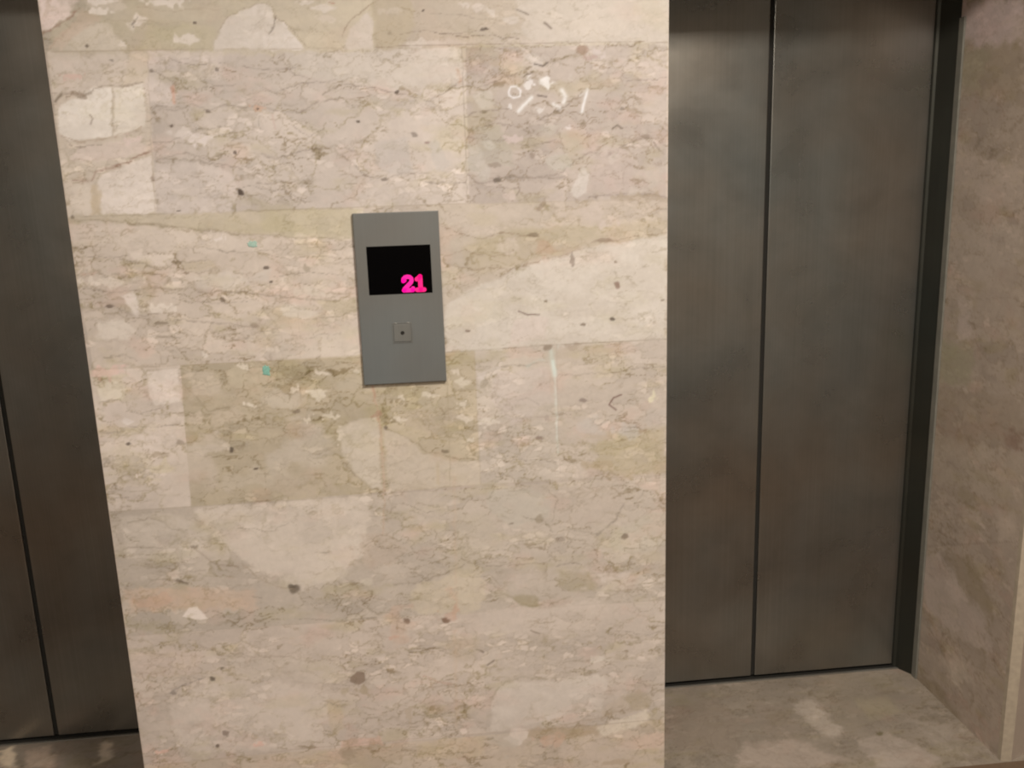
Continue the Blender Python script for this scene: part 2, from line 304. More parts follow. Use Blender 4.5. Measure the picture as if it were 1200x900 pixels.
# ------------------------------------------------------------------ stone faces (millimetres on each face)
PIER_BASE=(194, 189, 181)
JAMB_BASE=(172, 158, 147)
FLOOR_BASE=(140, 130, 120)
PIER=[  # stone colours, shifted across the face to even out the lamp falloff
('P',(-696,2709,630,2755,627,-80,-816,84),(186,176,171),0.95,0.8,0),
('P',(-680,2051,605,2079,590,1779,-672,1783),(181,173,164),0.9,0.8,0),
('P',(-637,1916,-3,1909,-11,1781,-657,1776),(194,186,173),0.9,3,4),
('P',(-19,1910,254,1907,320,1792,-28,1781),(177,167,159),0.9,3,4),
('P',(-667,1931,-585,1931,-594,1885,-617,1857,-649,1830,-672,1825),(235,221,222),0.95,3,4),
('P',(-655,1794,-635,1820,-591,1846,-536,1837,-510,1790),(213,205,198),0.85,3,4),
('P',(-655,1792,-642,1817,-602,1851,-586,1872,-551,1853,-603,1823,-629,1795),(203,184,172),0.6,3,4),
('P',(-494,1789,-464,1836,-342,1835,-347,1787),(192,185,166),0.7,3,4),
('P',(-585,1892,-514,1892,-500,1871,-566,1860),(219,210,204),0.5,3,4),
('V',(-670,1822,-646,1831,-622,1848,-593,1872),(157,127,116),0.8,2.3,3),
('V',(-655,1792,-639,1814,-617,1832),(187,165,152),0.7,1.3,3),
('P',(-346,1790,-333,1826,-311,1850,-281,1862,-247,1876,-227,1866,-222,1845,-201,1834,-189,1816,-170,1787),(215,209,210),0.95,2,3),
('V',(-340,1819,-314,1850,-283,1864,-247,1876,-226,1868,-218,1845,-190,1829,-175,1806,-160,1787),(150,135,125),0.6,1.3,3),
('V',(-218,1849,-227,1826,-237,1820),(112,100,93),0.7,1.7,3),
('V',(-259,1833,-245,1846,-235,1849),(159,147,139),0.5,1.1,3),
('D',(-479,1847,14.5,9.4,0),(227,220,219),0.8,0,2),
('D',(-394,1808,22.9,7.9,0),(222,215,213),0.8,0,2),
('D',(-553,1863,17.6,6.2,0),(232,225,224),0.8,0,2),
('D',(-550,1883,19.1,6.2,0),(232,225,224),0.8,0,2),
('D',(-427,1880,29.1,6.2,0),(224,217,215),0.8,0,2),
('D',(-123,1866,13.4,6.3,0),(207,200,198),0.8,0,2),
('D',(-156,1876,13.3,4.7,0),(209,202,200),0.8,0,2),
('D',(183,1861,12.1,8.1,0),(194,186,184),0.8,0,2),
('D',(208,1853,8.7,6.5,0),(193,186,183),0.8,0,2),
('D',(157,1868,8.6,4.8,0),(194,187,185),0.8,0,2),
('D',(62,1796,24.1,6.5,0),(199,192,190),0.8,0,2),
('D',(11,1858,17.0,6.4,0),(201,194,192),0.8,0,2),
('D',(251,1839,14.0,6.5,0),(191,184,182),0.8,0,2),
('D',(-520,1801,8.1,3.2,0),(230,223,222),0.8,0,2),
('V',(-486,1852,-494,1840,-492,1835),(95,83,76),0.7,1.4,3),
('D',(-379,1840,3.3,3.2,0),(92,80,74),0.85,0,2),
('D',(-586,1802,3.2,2.4,0),(98,86,79),0.85,0,2),
('D',(2,1813,5.1,2.3,0),(83,72,66),0.85,0,2),
('D',(71,1858,3.4,2.2,0),(82,71,65),0.85,0,2),
('D',(-106,1874,5.0,2.4,0),(174,141,130),0.8,0,2),
('P',(-92,1787,-76,1823,-40,1856,-29,1843,-31,1786),(203,195,194),0.9,2,2),
('V',(-94,1808,-78,1837,-50,1858,-18,1875),(143,124,109),0.7,1.7,3),
('P',(-27,1878,50,1877,54,1829,24,1785,-29,1786),(176,166,149),0.7,3,4),
('P',(271,1907,589,1903,590,1786,320,1792,251,1810,283,1825,262,1855),(190,183,180),0.95,4,6),
('P',(76,1799,180,1804,321,1799,320,1789,76,1789),(192,183,180),0.8,3,4),
('V',(261,1858,285,1847),(113,104,95),0.8,2.1,1),
('V',(318,1831,332,1820),(105,93,85),0.85,2.8,1),
('V',(94,1815,146,1808,215,1808,268,1799),(119,108,100),0.7,1.2,3),
('D',(195,1820,8.7,2.4,0),(80,69,63),0.85,0,2),
('V',(-27,1788,24,1790,76,1791,250,1791,392,1792,575,1789),(139,125,114),0.55,1.1,1),
('V',(25,1813,77,1819,111,1812,181,1819),(121,110,101),0.5,1.1,3),
('V',(79,1854,148,1847,216,1833),(119,108,100),0.4,1.1,3),
('V',(-585,1838,-519,1850,-455,1842,-358,1838),(170,156,142),0.5,1.2,3),
('V',(-484,1871,-421,1861,-322,1866),(172,157,143),0.5,1.2,3),
('D',(-117,1844,16.8,4.8,0),(203,194,189),0.6,0,2),
('P',(-663,1792,-469,1792,-490,1472,-666,1475),(211,202,195),0.9,0.8,0),
('P',(-655,1789,-575,1788,-478,1786,-482,1728,-551,1726,-602,1708,-656,1713),(214,205,202),0.8,3,4),
('P',(-511,1783,-475,1786,-482,1728,-521,1729),(204,193,177),0.6,3,4),
('P',(-660,1664,-653,1688,-635,1699,-610,1704,-589,1721,-551,1722,-561,1629,-596,1627,-646,1623,-660,1640),(238,234,234),0.95,2,2.5),
('P',(-546,1720,-487,1728,-495,1647,-538,1632,-558,1629),(231,226,223),0.95,2,2),
('V',(-549,1722,-560,1626),(200,192,185),0.7,1.3,1),
('V',(-666,1714,-626,1712,-602,1708,-575,1724,-534,1724,-488,1730),(154,140,129),0.7,2.1,3),
('D',(-611,1708,12.9,4.0,0),(156,142,132),0.7,0,2),
('V',(-658,1631,-621,1621,-580,1625,-529,1635,-501,1646),(173,155,140),0.75,1.9,3),
('V',(-660,1698,-647,1711),(126,114,102),0.85,3.0,1),
('V',(-598,1672,-594,1664,-599,1653),(155,139,133),0.8,1.9,1),
('P',(-627,1614,-547,1620,-503,1627,-497,1597,-569,1583,-645,1582),(219,207,206),0.7,3,4),
('D',(-521,1623,16.5,6.6,0),(223,209,209),0.8,0,2),
('V',(-654,1622,-634,1611,-584,1616),(146,134,125),0.7,1.2,3),
('V',(-650,1545,-613,1544,-600,1559,-579,1570,-536,1578,-510,1589,-489,1599),(150,119,106),0.85,2.5,3),
('P',(-603,1534,-594,1552,-574,1563,-519,1580,-490,1589,-493,1476,-596,1474,-605,1496),(229,222,222),0.95,2,2.5),
('P',(-655,1532,-611,1541,-620,1482,-652,1478),(222,214,209),0.8,3,4),
('P',(-613,1537,-597,1540,-599,1476,-626,1477),(198,184,164),0.8,3,4),
('D',(-658,1474,4.1,3.4,0),(101,88,81),0.9,0,2),
('D',(-490,1544,4.2,6.7,0),(141,123,114),0.7,0,2),
('D',(-618,1744,16.1,4.8,0),(212,184,179),0.6,0,2),
('D',(-544,1774,4.9,2.5,0),(97,85,78),0.6,0,2),
('P',(-474,1789,155,1785,153,1475,-492,1472),(196,188,186),0.9,0.8,0),
('P',(-474,1789,-330,1787,-339,1730,-435,1737,-479,1751),(212,203,203),0.7,3,4),
('P',(-484,1738,-452,1731,-424,1711,-441,1682,-486,1689),(218,209,210),0.7,3,4),
('P',(-206,1781,146,1783,146,1732,72,1710,11,1708,-49,1719,-151,1731,-192,1745),(196,190,187),0.8,3,4),
('P',(154,1785,575,1786,575,1466,149,1471),(175,166,164),0.9,0.8,0),
('V',(-292,1757,-267,1752,-233,1754,-190,1753),(137,126,120),0.62,1.9,3),
('V',(-208,1755,-192,1742,-164,1730),(135,124,118),0.62,1.4,3),
('V',(-194,1719,-165,1723,-100,1727),(134,123,117),0.62,1.4,3),
('V',(-384,1716,-354,1716,-312,1723),(141,130,123),0.62,1.7,3),
('V',(-474,1752,-450,1744,-429,1727),(145,133,127),0.62,1.9,3),
('V',(-477,1679,-463,1687,-447,1682,-468,1676,-433,1675,-399,1687,-375,1677),(144,133,127),0.62,2.1,3),
('V',(-375,1674,-337,1686,-299,1680,-273,1685,-224,1667,-190,1669,-154,1685,-102,1692),(138,126,120),0.62,1.7,3),
('V',(-491,1611,-448,1616,-396,1638,-345,1643),(144,133,126),0.62,1.1,3),
('V',(-482,1580,-425,1595,-369,1574,-311,1558),(144,132,126),0.62,1.7,3),
('V',(-415,1582,-386,1574,-349,1563),(143,132,125),0.62,1.7,3),
('V',(-274,1588,-245,1580,-196,1589,-148,1594),(137,126,120),0.62,1.9,3),
('V',(-136,1701,-101,1717,-32,1712,10,1700,70,1684,106,1696,144,1722),(130,119,112),0.62,1.7,3),
('V',(-109,1597,-84,1589),(134,123,116),0.62,1.4,3),
('V',(-70,1539,-27,1526,9,1542,62,1539),(132,121,115),0.62,1.7,3),
('V',(62,1523,115,1514,147,1517),(129,119,112),0.62,2.1,3),
('V',(-288,1529,-236,1532,-193,1524),(139,128,121),0.62,1.2,3),
('V',(-110,1583,-86,1562,-61,1537),(134,123,116),0.62,1.3,3),
('V',(176,1706,212,1717,248,1730,293,1746,323,1752),(123,113,106),0.62,1.7,3),
('V',(490,1712,521,1716,572,1717),(117,107,101),0.62,1.9,3),
('V',(147,1646,167,1659,201,1664,246,1664),(125,115,109),0.62,1.9,3),
('V',(299,1637,335,1655,368,1670),(122,112,106),0.62,1.9,3),
('V',(151,1610,181,1604,226,1602,279,1586,334,1599),(125,115,108),0.62,1.9,3),
('V',(148,1533,169,1516,209,1519,241,1528,281,1523,351,1521),(126,116,109),0.62,2.1,3),
('V',(213,1501,262,1501,251,1487,222,1493),(127,116,110),0.62,2.1,3),
('V',(314,1524,351,1535,384,1561,410,1572,447,1564,476,1581,508,1594,539,1595,569,1564),(121,111,105),0.62,1.9,3),
('V',(405,1477,461,1482,508,1484,573,1475),(122,112,106),0.62,2.3,3),
('V',(-393,1503,-305,1524,-237,1515,-187,1489),(140,129,122),0.62,1.0,3),
('V',(173,1627,209,1635,245,1629),(125,115,109),0.62,1.9,3),
('V',(-431,1772,-366,1761,-316,1767),(142,130,124),0.62,1.0,3),
('V',(-209,1645,-177,1619,-141,1635),(136,125,118),0.62,1.0,3),
('V',(-270,1721,-237,1707,-194,1719),(137,126,119),0.62,1.1,3),
('P',(-483,1574,-402,1576,-340,1553,-320,1513,-344,1476,-491,1475),(214,206,206),0.7,3,4),
('D',(-391,1620,18.4,8.3,0),(222,215,218),0.8,0,2),
('D',(-422,1629,20.0,8.3,0),(217,210,211),0.6,0,2),
('V',(-431,1722,-433,1691),(210,174,161),0.8,3.8,1),
('D',(-432,1716,4.9,4.9,0),(182,146,131),0.7,0,2),
('D',(-272,1678,13.5,4.9,0),(196,167,151),0.8,0,2),
('D',(-271,1676,3.4,2.5,0),(90,78,72),0.85,0,2),
('V',(-243,1664,-240,1637),(195,175,172),0.6,2.4,1),
('V',(-269,1656,-268,1635),(161,155,151),0.6,1.4,3),
('D',(-370,1674,5.0,4.9,0),(117,105,100),0.7,0,2),
('D',(-344,1751,3.3,4.8,0),(115,104,99),0.7,0,2),
('D',(-443,1646,3.0,3.0,0),(94,82,76),0.85,0,2),
('D',(-324,1591,3.4,3.4,0),(92,80,73),0.85,0,2),
('D',(-319,1511,6.2,6.8,0),(81,70,63),0.95,0,2),
('D',(-450,1481,3.4,2.4,0),(95,83,76),0.85,0,2),
('D',(-471,1752,4.9,4.8,0),(130,120,114),0.7,0,2),
('D',(10,1702,4.3,3.3,0),(84,73,66),0.85,0,2),
('D',(-71,1645,3.5,2.5,0),(86,75,68),0.85,0,2),
('D',(42,1617,7.0,5.1,0),(124,115,111),0.7,0,2),
('D',(69,1601,5.3,3.4,0),(133,107,104),0.7,0,2),
('D',(-27,1528,7.0,3.5,0),(118,108,101),0.7,0,2),
('P',(-39,1605,31,1610,34,1545,-17,1536,-42,1564),(185,180,181),0.7,3,4),
('P',(71,1599,92,1602,113,1551,80,1543),(186,182,182),0.7,3,4),
('P',(-99,1497,-45,1516,44,1518,59,1481),(195,187,185),0.6,3,4),
('V',(136,1742,142,1725,138,1716),(176,148,130),0.7,3.8,2),
('V',(123,1687,71,1694,98,1706),(166,148,133),0.5,1.9,3),
('V',(147,1785,145,1475),(153,143,136),0.6,1.4,1),
('V',(-474,1789,-495,1476),(185,174,167),0.55,1.3,1),
('D',(397,1777,14.3,10.0,0),(148,128,117),0.85,0,2),
('D',(409,1760,10.8,6.7,0),(161,141,139),0.6,0,2),
('D',(427,1774,12.5,6.7,-30),(186,178,180),0.8,0,2),
('V',(240,1697,244,1707,256,1708,265,1699,263,1688,250,1685,241,1690,240,1697),(217,217,226),0.95,2.5,0),
('D',(319,1713,8.9,10.1,0),(214,214,220),0.95,0,2),
('D',(281,1709,7.1,6.7,0),(216,215,222),0.7,0,2),
('V',(280,1723,287,1729),(215,215,222),0.7,2.8,1),
('V',(288,1685,275,1674,260,1659),(214,215,221),0.95,4.8,1),
('V',(351,1698,359,1684,354,1674),(213,213,220),0.9,5.7,1),
('V',(332,1671,346,1664),(214,214,221),0.85,4.8,1),
('V',(405,1698,401,1683,393,1654),(212,213,220),0.98,3.8,0.5),
('V',(405,1698,388,1685),(193,189,190),0.8,2.3,0.5),
('D',(303,1660,7.2,5.1,0),(216,216,222),0.5,0,2),
('D',(244,1668,4.5,4.2,0),(218,218,225),0.6,0,2),
('D',(369,1721,7.2,5.1,0),(183,176,175),0.6,0,2),
('D',(298,1759,15.9,11.7,0),(188,182,182),0.7,0,2),
('D',(365,1622,5.4,3.5,0),(215,214,221),0.5,0,2),
('V',(295,1751,311,1747,323,1754),(78,68,62),0.8,2.3,1),
('V',(300,1689,318,1686),(79,68,62),0.85,2.3,1),
('V',(271,1725,292,1732),(117,107,98),0.8,1.9,3),
('V',(458,1618,469,1625,478,1619),(100,89,79),0.8,2.5,1),
('D',(450,1568,7.4,3.2,0),(108,95,86),0.8,0,2),
('D',(480,1659,5.5,2.6,0),(114,106,99),0.7,0,2),
('D',(186,1686,14.1,15.2,0),(193,188,188),0.6,0,2),
('D',(195,1590,10.7,8.6,0),(201,198,201),0.8,0,2),
('D',(244,1601,12.6,6.9,0),(194,182,186),0.8,0,2),
('P',(164,1627,218,1629,243,1582,242,1546,197,1550,171,1575),(168,164,158),0.6,3,4),
('D',(203,1552,14.4,5.2,0),(139,127,120),0.6,0,2),
('D',(284,1567,5.4,5.2,0),(137,123,116),0.6,0,2),
('P',(315,1564,366,1570,373,1543,333,1536,311,1547),(180,177,174),0.8,3,4),
('P',(365,1492,393,1543,406,1527,402,1488,379,1478),(194,189,189),0.9,2,2),
('P',(406,1534,425,1572,480,1581,506,1548,502,1492,452,1479,413,1494),(178,167,166),0.75,3,4),
('D',(458,1557,9.2,10.6,0),(187,179,178),0.6,0,2),
('D',(209,1519,9.0,5.3,0),(95,86,79),0.8,0,2),
('D',(235,1484,14.5,8.8,0),(194,183,183),0.8,0,2),
('D',(504,1488,14.9,7.2,0),(186,178,175),0.7,0,2),
('P',(526,1530,564,1536,573,1502,536,1494),(179,172,168),0.7,3,4),
('P',(317,1632,353,1626,325,1609,289,1615),(179,176,171),0.6,3,4),
('D',(502,1596,22.1,5.2,0),(147,135,128),0.5,0,2),
('D',(532,1599,9.2,5.2,0),(131,117,109),0.6,0,2),
('D',(526,1473,56.3,9.0,0),(156,144,129),0.6,0,2),
('P',(149,1602,172,1589,197,1540,187,1517,150,1541),(187,184,183),0.6,3,4),
('P',(-674,1475,-74,1473,-96,1153,-657,1156),(205,195,189),0.92,0.8,0),
('P',(59,1474,577,1468,577,1163,42,1157),(185,176,168),0.92,0.8,0),
('P',(-666,1475,-464,1475,-75,1472,-79,1405,-263,1422,-434,1442,-584,1458,-661,1461),(196,188,172),0.8,3,4),
('P',(-668,1461,-551,1454,-366,1428,-264,1412,-301,1388,-557,1405,-660,1421),(212,203,198),0.7,3,4),
('P',(-293,1472,-83,1472,-87,1417,-280,1430),(185,178,158),0.6,3,4),
('V',(-663,1469,-584,1462,-492,1453,-417,1442,-349,1429,-263,1422,-123,1410),(157,145,128),0.62,2.5,3),
('V',(-310,1474,-241,1474,-97,1472),(152,140,120),0.62,2.3,3),
('V',(-551,1457,-492,1451,-459,1448),(150,138,123),0.62,2.8,3),
('V',(-657,1357,-627,1359,-640,1353),(188,155,142),0.62,2.8,3),
('V',(-576,1387,-527,1373,-494,1362,-449,1377,-406,1380),(142,131,121),0.62,1.5,3),
('V',(-646,1395,-593,1388,-559,1391),(146,134,125),0.62,1.1,3),
('V',(-662,1279,-644,1282,-606,1291,-573,1273,-543,1265,-504,1274,-472,1285),(154,140,130),0.62,2.3,3),
('V',(-550,1321,-498,1324,-447,1320,-405,1307,-375,1313,-335,1309,-292,1299,-221,1288,-133,1281),(149,137,124),0.62,2.1,3),
('V',(-480,1255,-420,1248,-368,1239,-319,1233),(151,139,131),0.62,2.5,3),
('V',(-528,1221,-476,1218),(144,133,123),0.62,1.9,3),
('V',(-371,1208,-318,1209,-264,1211),(139,127,118),0.62,1.5,3),
('V',(-308,1221,-263,1215,-210,1205,-138,1211),(136,125,116),0.62,1.5,3),
('V',(-636,1184,-593,1187,-568,1173),(148,136,126),0.62,1.1,3),
('V',(-238,1298,-167,1300,-96,1292),(169,155,138),0.62,1.9,3),
('V',(-652,1329,-602,1319,-550,1321),(147,135,125),0.62,1.1,3),
('V',(-242,1251,-198,1243,-135,1248,-98,1261),(159,148,131),0.62,1.4,3),
('V',(-364,1185,-353,1170,-325,1170),(150,139,127),0.62,1.7,3),
('V',(-660,1263,-610,1252,-558,1257),(148,136,126),0.62,0.9,3),
('V',(-301,1390,-232,1373,-161,1376,-91,1364),(152,139,122),0.62,1.2,3),
('V',(-403,1403,-336,1390,-265,1394),(137,126,116),0.62,1.2,3),
('V',(-271,1335,-199,1345,-129,1335),(134,123,113),0.62,1.2,3),
('V',(-194,1404,-142,1389,-89,1394),(151,141,126),0.62,1.3,3),
('V',(-563,1360,-478,1349,-454,1334),(143,131,122),0.62,1.1,3),
('V',(-484,1300,-398,1285,-328,1286),(140,129,119),0.62,0.9,3),
('D',(-562,1294,13.7,16.0,0),(233,226,227),0.8,0,2),
('P',(-636,1257,-583,1261,-560,1240,-580,1218,-640,1221),(225,218,214),0.75,3,4),
('D',(-508,1281,20.7,7.1,0),(232,225,222),0.6,0,2),
('P',(-262,1276,-231,1276,-192,1261,-185,1250,-234,1247,-260,1257),(217,210,207),0.85,3,4),
('P',(-436,1342,-357,1352,-324,1329,-375,1313,-429,1323),(217,210,206),0.75,3,4),
('P',(-558,1398,-474,1392,-467,1374,-510,1372,-543,1382),(225,216,212),0.7,3,4),
('D',(-376,1418,10.3,3.5,0),(223,216,217),0.8,0,2),
('P',(-449,1378,-388,1381,-387,1358,-443,1355),(200,189,170),0.6,3,4),
('D',(-599,1340,42.4,8.8,0),(226,218,213),0.6,0,2),
('P',(-306,1328,-226,1339,-228,1316,-291,1309),(210,202,195),0.6,3,4),
('D',(-203,1300,26.6,9.0,0),(208,200,193),0.7,0,2),
('P',(-186,1283,-96,1283,-98,1253,-170,1260),(187,178,158),0.7,3,4),
('P',(-335,1211,-230,1225,-100,1228,-101,1162,-232,1163,-339,1174),(211,203,196),0.6,3,4),
('D',(-425,1177,7.0,7.4,0),(226,219,217),0.7,0,2),
('D',(-297,1340,24.5,8.9,0),(205,198,195),0.6,0,2),
('D',(-447,1352,6.9,2.8,0),(141,125,107),0.8,0,2),
('D',(-285,1356,5.2,3.6,0),(92,81,74),0.85,0,2),
('D',(-377,1292,5.2,5.4,0),(120,107,96),0.8,0,2),
('D',(-507,1249,13.8,4.0,0),(134,122,111),0.7,0,2),
('D',(-277,1325,3.5,2.5,0),(92,81,74),0.85,0,2),
('D',(-199,1350,7.1,7.1,0),(153,144,130),0.6,0,2),
('D',(-609,1289,8.5,2.8,0),(100,88,81),0.7,0,2),
('D',(-319,1236,8.8,5.5,0),(148,135,123),0.6,0,2),
('V',(-223,1288,-229,1160),(191,180,168),0.5,1.1,1),
('P',(85,1456,240,1468,313,1457,312,1415,238,1405,164,1403,110,1419),(188,179,174),0.6,3,4),
('P',(127,1383,238,1414,423,1422,575,1424,576,1391,423,1375,310,1354,161,1323,134,1346),(177,167,152),0.7,3,4),
('P',(313,1473,575,1471,575,1439,423,1422,330,1433),(181,171,167),0.6,3,4),
('V',(87,1427,128,1411,164,1401,219,1412,260,1403,296,1398),(140,125,109),0.7,1.7,3),
('D',(285,1402,12.9,4.3,0),(122,109,95),0.7,0,2),
('V',(238,1418,266,1439,312,1426,348,1410),(159,146,128),0.5,1.4,3),
('V',(404,1381,460,1386,507,1394,576,1397),(133,116,102),0.6,1.5,3),
('D',(438,1385,18.8,5.5,0),(128,112,99),0.6,0,2),
('P',(210,1394,247,1400,259,1374,227,1361,200,1376),(200,191,188),0.7,3,4),
('D',(311,1375,18.6,14.6,0),(178,153,136),0.5,0,2),
('P',(312,1415,423,1419,423,1389,329,1384),(171,163,146),0.6,3,4),
('D',(444,1421,16.8,9.1,0),(191,181,179),0.75,0,2),
('D',(302,1461,5.5,12.5,-40),(147,133,124),0.6,0,2),
('D',(405,1445,22.3,14.4,0),(188,178,175),0.6,0,2),
('V',(90,1366,136,1379,163,1363,218,1361),(149,134,118),0.6,1.4,3),
('V',(92,1348,143,1338,189,1338,235,1331,310,1350,404,1370),(142,127,111),0.65,1.9,3),
('V',(94,1311,133,1319,161,1330),(154,139,125),0.6,1.3,3),
('V',(86,1284,114,1301,142,1300),(155,140,126),0.5,1.3,3),
('P',(85,1157,90,1260,132,1291,235,1324,329,1351,423,1373,576,1393,577,1163,305,1159),(202,197,194),0.92,4,5),
('P',(85,1155,92,1256,141,1281,235,1313,156,1197),(201,194,187),0.5,3,4),
('V',(247,1240,266,1231,292,1230),(120,103,98),0.85,2.3,1),
('D',(467,1290,5.7,8.4,0),(130,107,99),0.8,0,2),
('D',(366,1344,4.7,14.7,0),(144,134,128),0.8,0,2),
('D',(388,1205,5.7,3.8,0),(124,111,100),0.8,0,2),
('D',(455,1213,5.8,3.8,0),(83,72,66),0.85,0,2),
('D',(134,1204,5.6,3.8,0),(128,113,105),0.8,0,2),
('D',(304,1261,5.6,2.8,0),(133,122,111),0.8,0,2),
('D',(567,1250,5.8,3.8,0),(121,106,90),0.7,0,2),
('D',(464,1340,3.8,3.7,0),(129,116,100),0.7,0,2),
('P',(232,1221,307,1224,306,1171,230,1170),(206,194,194),0.5,3,4),
('V',(337,1282,346,1263),(173,164,155),0.6,1.9,3),
('D',(130,1236,14.8,22.4,0),(202,192,185),0.5,0,2),
('P',(-666,1156,-479,1158,-492,838,-671,841),(216,206,201),0.92,0.8,0),
('P',(-480,1158,147,1161,148,849,-492,838),(184,174,157),0.92,0.8,0),
('P',(147,1161,328,1162,330,849,148,849),(192,184,178),0.92,0.8,0),
('P',(328,1162,579,1163,579,843,330,849),(189,180,174),0.92,0.8,0),
('P',(-550,1147,-487,1151,-487,1080,-541,1073,-553,1098),(231,223,221),0.9,2,1.5),
('P',(-652,1117,-617,1132,-596,1114,-605,1090,-649,1089),(230,223,217),0.85,3,4),
('D',(-607,1043,8.8,7.5,0),(243,239,243),0.7,0,2),
('D',(-577,1100,17.5,9.3,0),(209,199,193),0.5,0,2),
('D',(-624,1149,24.2,9.2,0),(227,198,197),0.6,0,2),
('P',(-650,1079,-597,1082,-564,1065,-570,1043,-647,1032),(213,203,200),0.6,3,4),
('P',(-659,1010,-553,1008,-541,949,-649,946),(221,211,206),0.6,3,4),
('D',(-553,992,21.3,9.5,0),(227,217,215),0.7,0,2),
('D',(-547,930,26.8,11.6,0),(215,206,187),0.6,0,2),
('V',(-656,1087,-617,1089),(150,138,128),0.62,1.9,3),
('V',(-603,1064,-573,1058,-524,1067),(148,136,127),0.62,1.7,3),
('V',(-661,1020,-628,1018,-613,1023),(162,150,141),0.62,3.2,3),
('V',(-603,1030,-551,1023,-496,1031),(148,136,126),0.62,1.4,3),
('V',(-653,941,-614,942,-561,933,-517,928),(172,160,141),0.62,1.7,3),
('V',(-664,895,-603,883,-531,886),(173,161,146),0.62,1.5,3),
('V',(-659,867,-622,873),(153,141,131),0.62,1.3,3),
('V',(-478,1113,-447,1077,-431,1054,-400,1060,-369,1046),(154,142,125),0.62,1.9,3),
('V',(-413,1060,-331,1059,-251,1047,-235,1077,-307,1090),(151,139,122),0.62,1.7,3),
('V',(-458,1021,-372,1016,-282,1005,-153,1007),(162,150,134),0.62,1.5,3),
('V',(-455,977,-422,969,-395,963,-358,973),(151,137,125),0.62,1.9,3),
('V',(-438,903,-394,885,-365,895),(152,140,122),0.62,1.7,3),
('V',(-210,987,-209,948,-187,917),(158,146,130),0.62,1.7,3),
('V',(-350,1053,-315,1039,-281,1010),(162,150,132),0.62,1.3,3),
('V',(-159,925,-133,893,-88,852),(146,134,120),0.62,1.9,3),
('V',(-56,997,-15,971,13,954,30,933,106,912,144,913),(145,131,112),0.62,1.9,3),
('V',(-168,1100,-149,1061,-133,1021),(156,147,131),0.62,1.4,3),
('V',(-2,1033,73,1025,121,1034),(152,141,122),0.62,1.4,3),
('V',(-180,1138,-142,1146,-107,1134),(155,143,124),0.62,1.4,3),
('V',(148,1098,171,1108,200,1120,238,1120,276,1120,308,1124),(138,129,117),0.62,2.1,3),
('V',(239,1039,264,1043,287,1028),(139,130,124),0.62,1.9,3),
('V',(253,1002,292,1000),(168,154,148),0.62,1.7,3),
('V',(202,902,260,902,319,890),(133,122,113),0.62,1.2,3),
('V',(147,985,185,971,224,980),(132,121,112),0.62,1.1,3),
('V',(333,1092,400,1090,458,1093,576,1099),(135,124,115),0.62,1.7,3),
('V',(399,990,418,969,442,983),(129,118,109),0.62,1.5,3),
('V',(330,893,397,891,417,878),(156,143,126),0.62,1.5,3),
('V',(418,929,497,916,577,929),(158,147,128),0.62,1.7,3),
('V',(417,857,497,866,577,878),(166,153,134),0.62,1.5,3),
('D',(-429,1105,35.5,22.4,0),(203,193,183),0.65,0,6),
('D',(-435,981,36.0,17.3,0),(210,201,194),0.65,0,6),
('D',(-246,954,58.8,46.8,0),(199,191,184),0.65,0,6),
('D',(-347,897,65.9,19.6,0),(196,187,176),0.65,0,6),
('D',(-481,926,36.0,38.8,0),(206,196,189),0.65,0,6),
('D',(-361,1129,35.6,14.9,0),(196,187,171),0.65,0,6),
('D',(-276,1068,32.6,17.1,0),(200,192,183),0.65,0,6),
('D',(-265,872,74.1,15.9,0),(188,177,165),0.65,0,6),
('D',(-402,1042,53.8,13.3,0),(201,190,178),0.65,0,6),
('D',(25,1002,47.0,19.5,0),(185,174,162),0.65,0,6),
('D',(-127,1101,22.0,17.1,0),(186,178,165),0.65,0,6),
('D',(37,1050,26.2,11.6,0),(187,178,166),0.65,0,6),
('D',(-468,1041,21.4,15.1,0),(208,197,187),0.65,0,6),
('D',(-195,1077,12.8,9.5,-10),(218,211,202),0.8,0,2),
('D',(-247,1091,7.2,5.7,-10),(220,212,204),0.8,0,2),
('D',(-344,1064,12.6,4.7,-10),(224,217,209),0.8,0,2),
('D',(-181,1123,14.5,5.6,-10),(217,209,201),0.8,0,2),
('D',(-179,1028,16.5,5.8,-10),(219,212,203),0.8,0,2),
('D',(-222,1022,7.3,3.8,-10),(221,213,205),0.8,0,2),
('D',(-29,1013,9.3,6.8,-10),(215,207,199),0.8,0,2),
('D',(119,1088,15.0,6.7,-10),(208,201,192),0.8,0,2),
('D',(113,1036,9.4,4.9,-10),(210,203,194),0.8,0,2),
('D',(118,1008,15.2,6.9,-10),(211,203,195),0.8,0,2),
('D',(131,954,9.6,4.0,-10),(212,205,196),0.8,0,2),
('D',(43,1063,18.7,4.8,-10),(211,204,195),0.8,0,2),
('D',(104,1112,7.5,3.8,-10),(208,200,192),0.8,0,2),
('D',(-111,1127,5.5,3.8,-10),(214,207,198),0.8,0,2),
('D',(-19,1061,5.6,3.8,-10),(213,205,197),0.8,0,2),
('D',(-158,984,5.5,15.6,-10),(220,212,204),0.8,0,2),
('D',(-348,1147,8.9,3.7,-10),(223,215,207),0.8,0,2),
('D',(-393,967,5.8,6.2,0),(95,86,79),0.9,0,2),
('D',(-605,990,4.6,3.8,0),(108,97,90),0.9,0,2),
('D',(-498,987,10.7,4.8,0),(158,146,135),0.7,0,2),
('D',(-56,997,4.7,4.9,0),(107,95,85),0.8,0,2),
('D',(72,932,9.5,5.0,0),(125,114,98),0.8,0,2),
('D',(-346,919,5.5,2.9,0),(98,86,79),0.85,0,2),
('D',(-247,1043,9.1,3.8,0),(130,117,104),0.7,0,2),
('D',(-453,1070,14.2,4.7,0),(173,162,145),0.7,0,2),
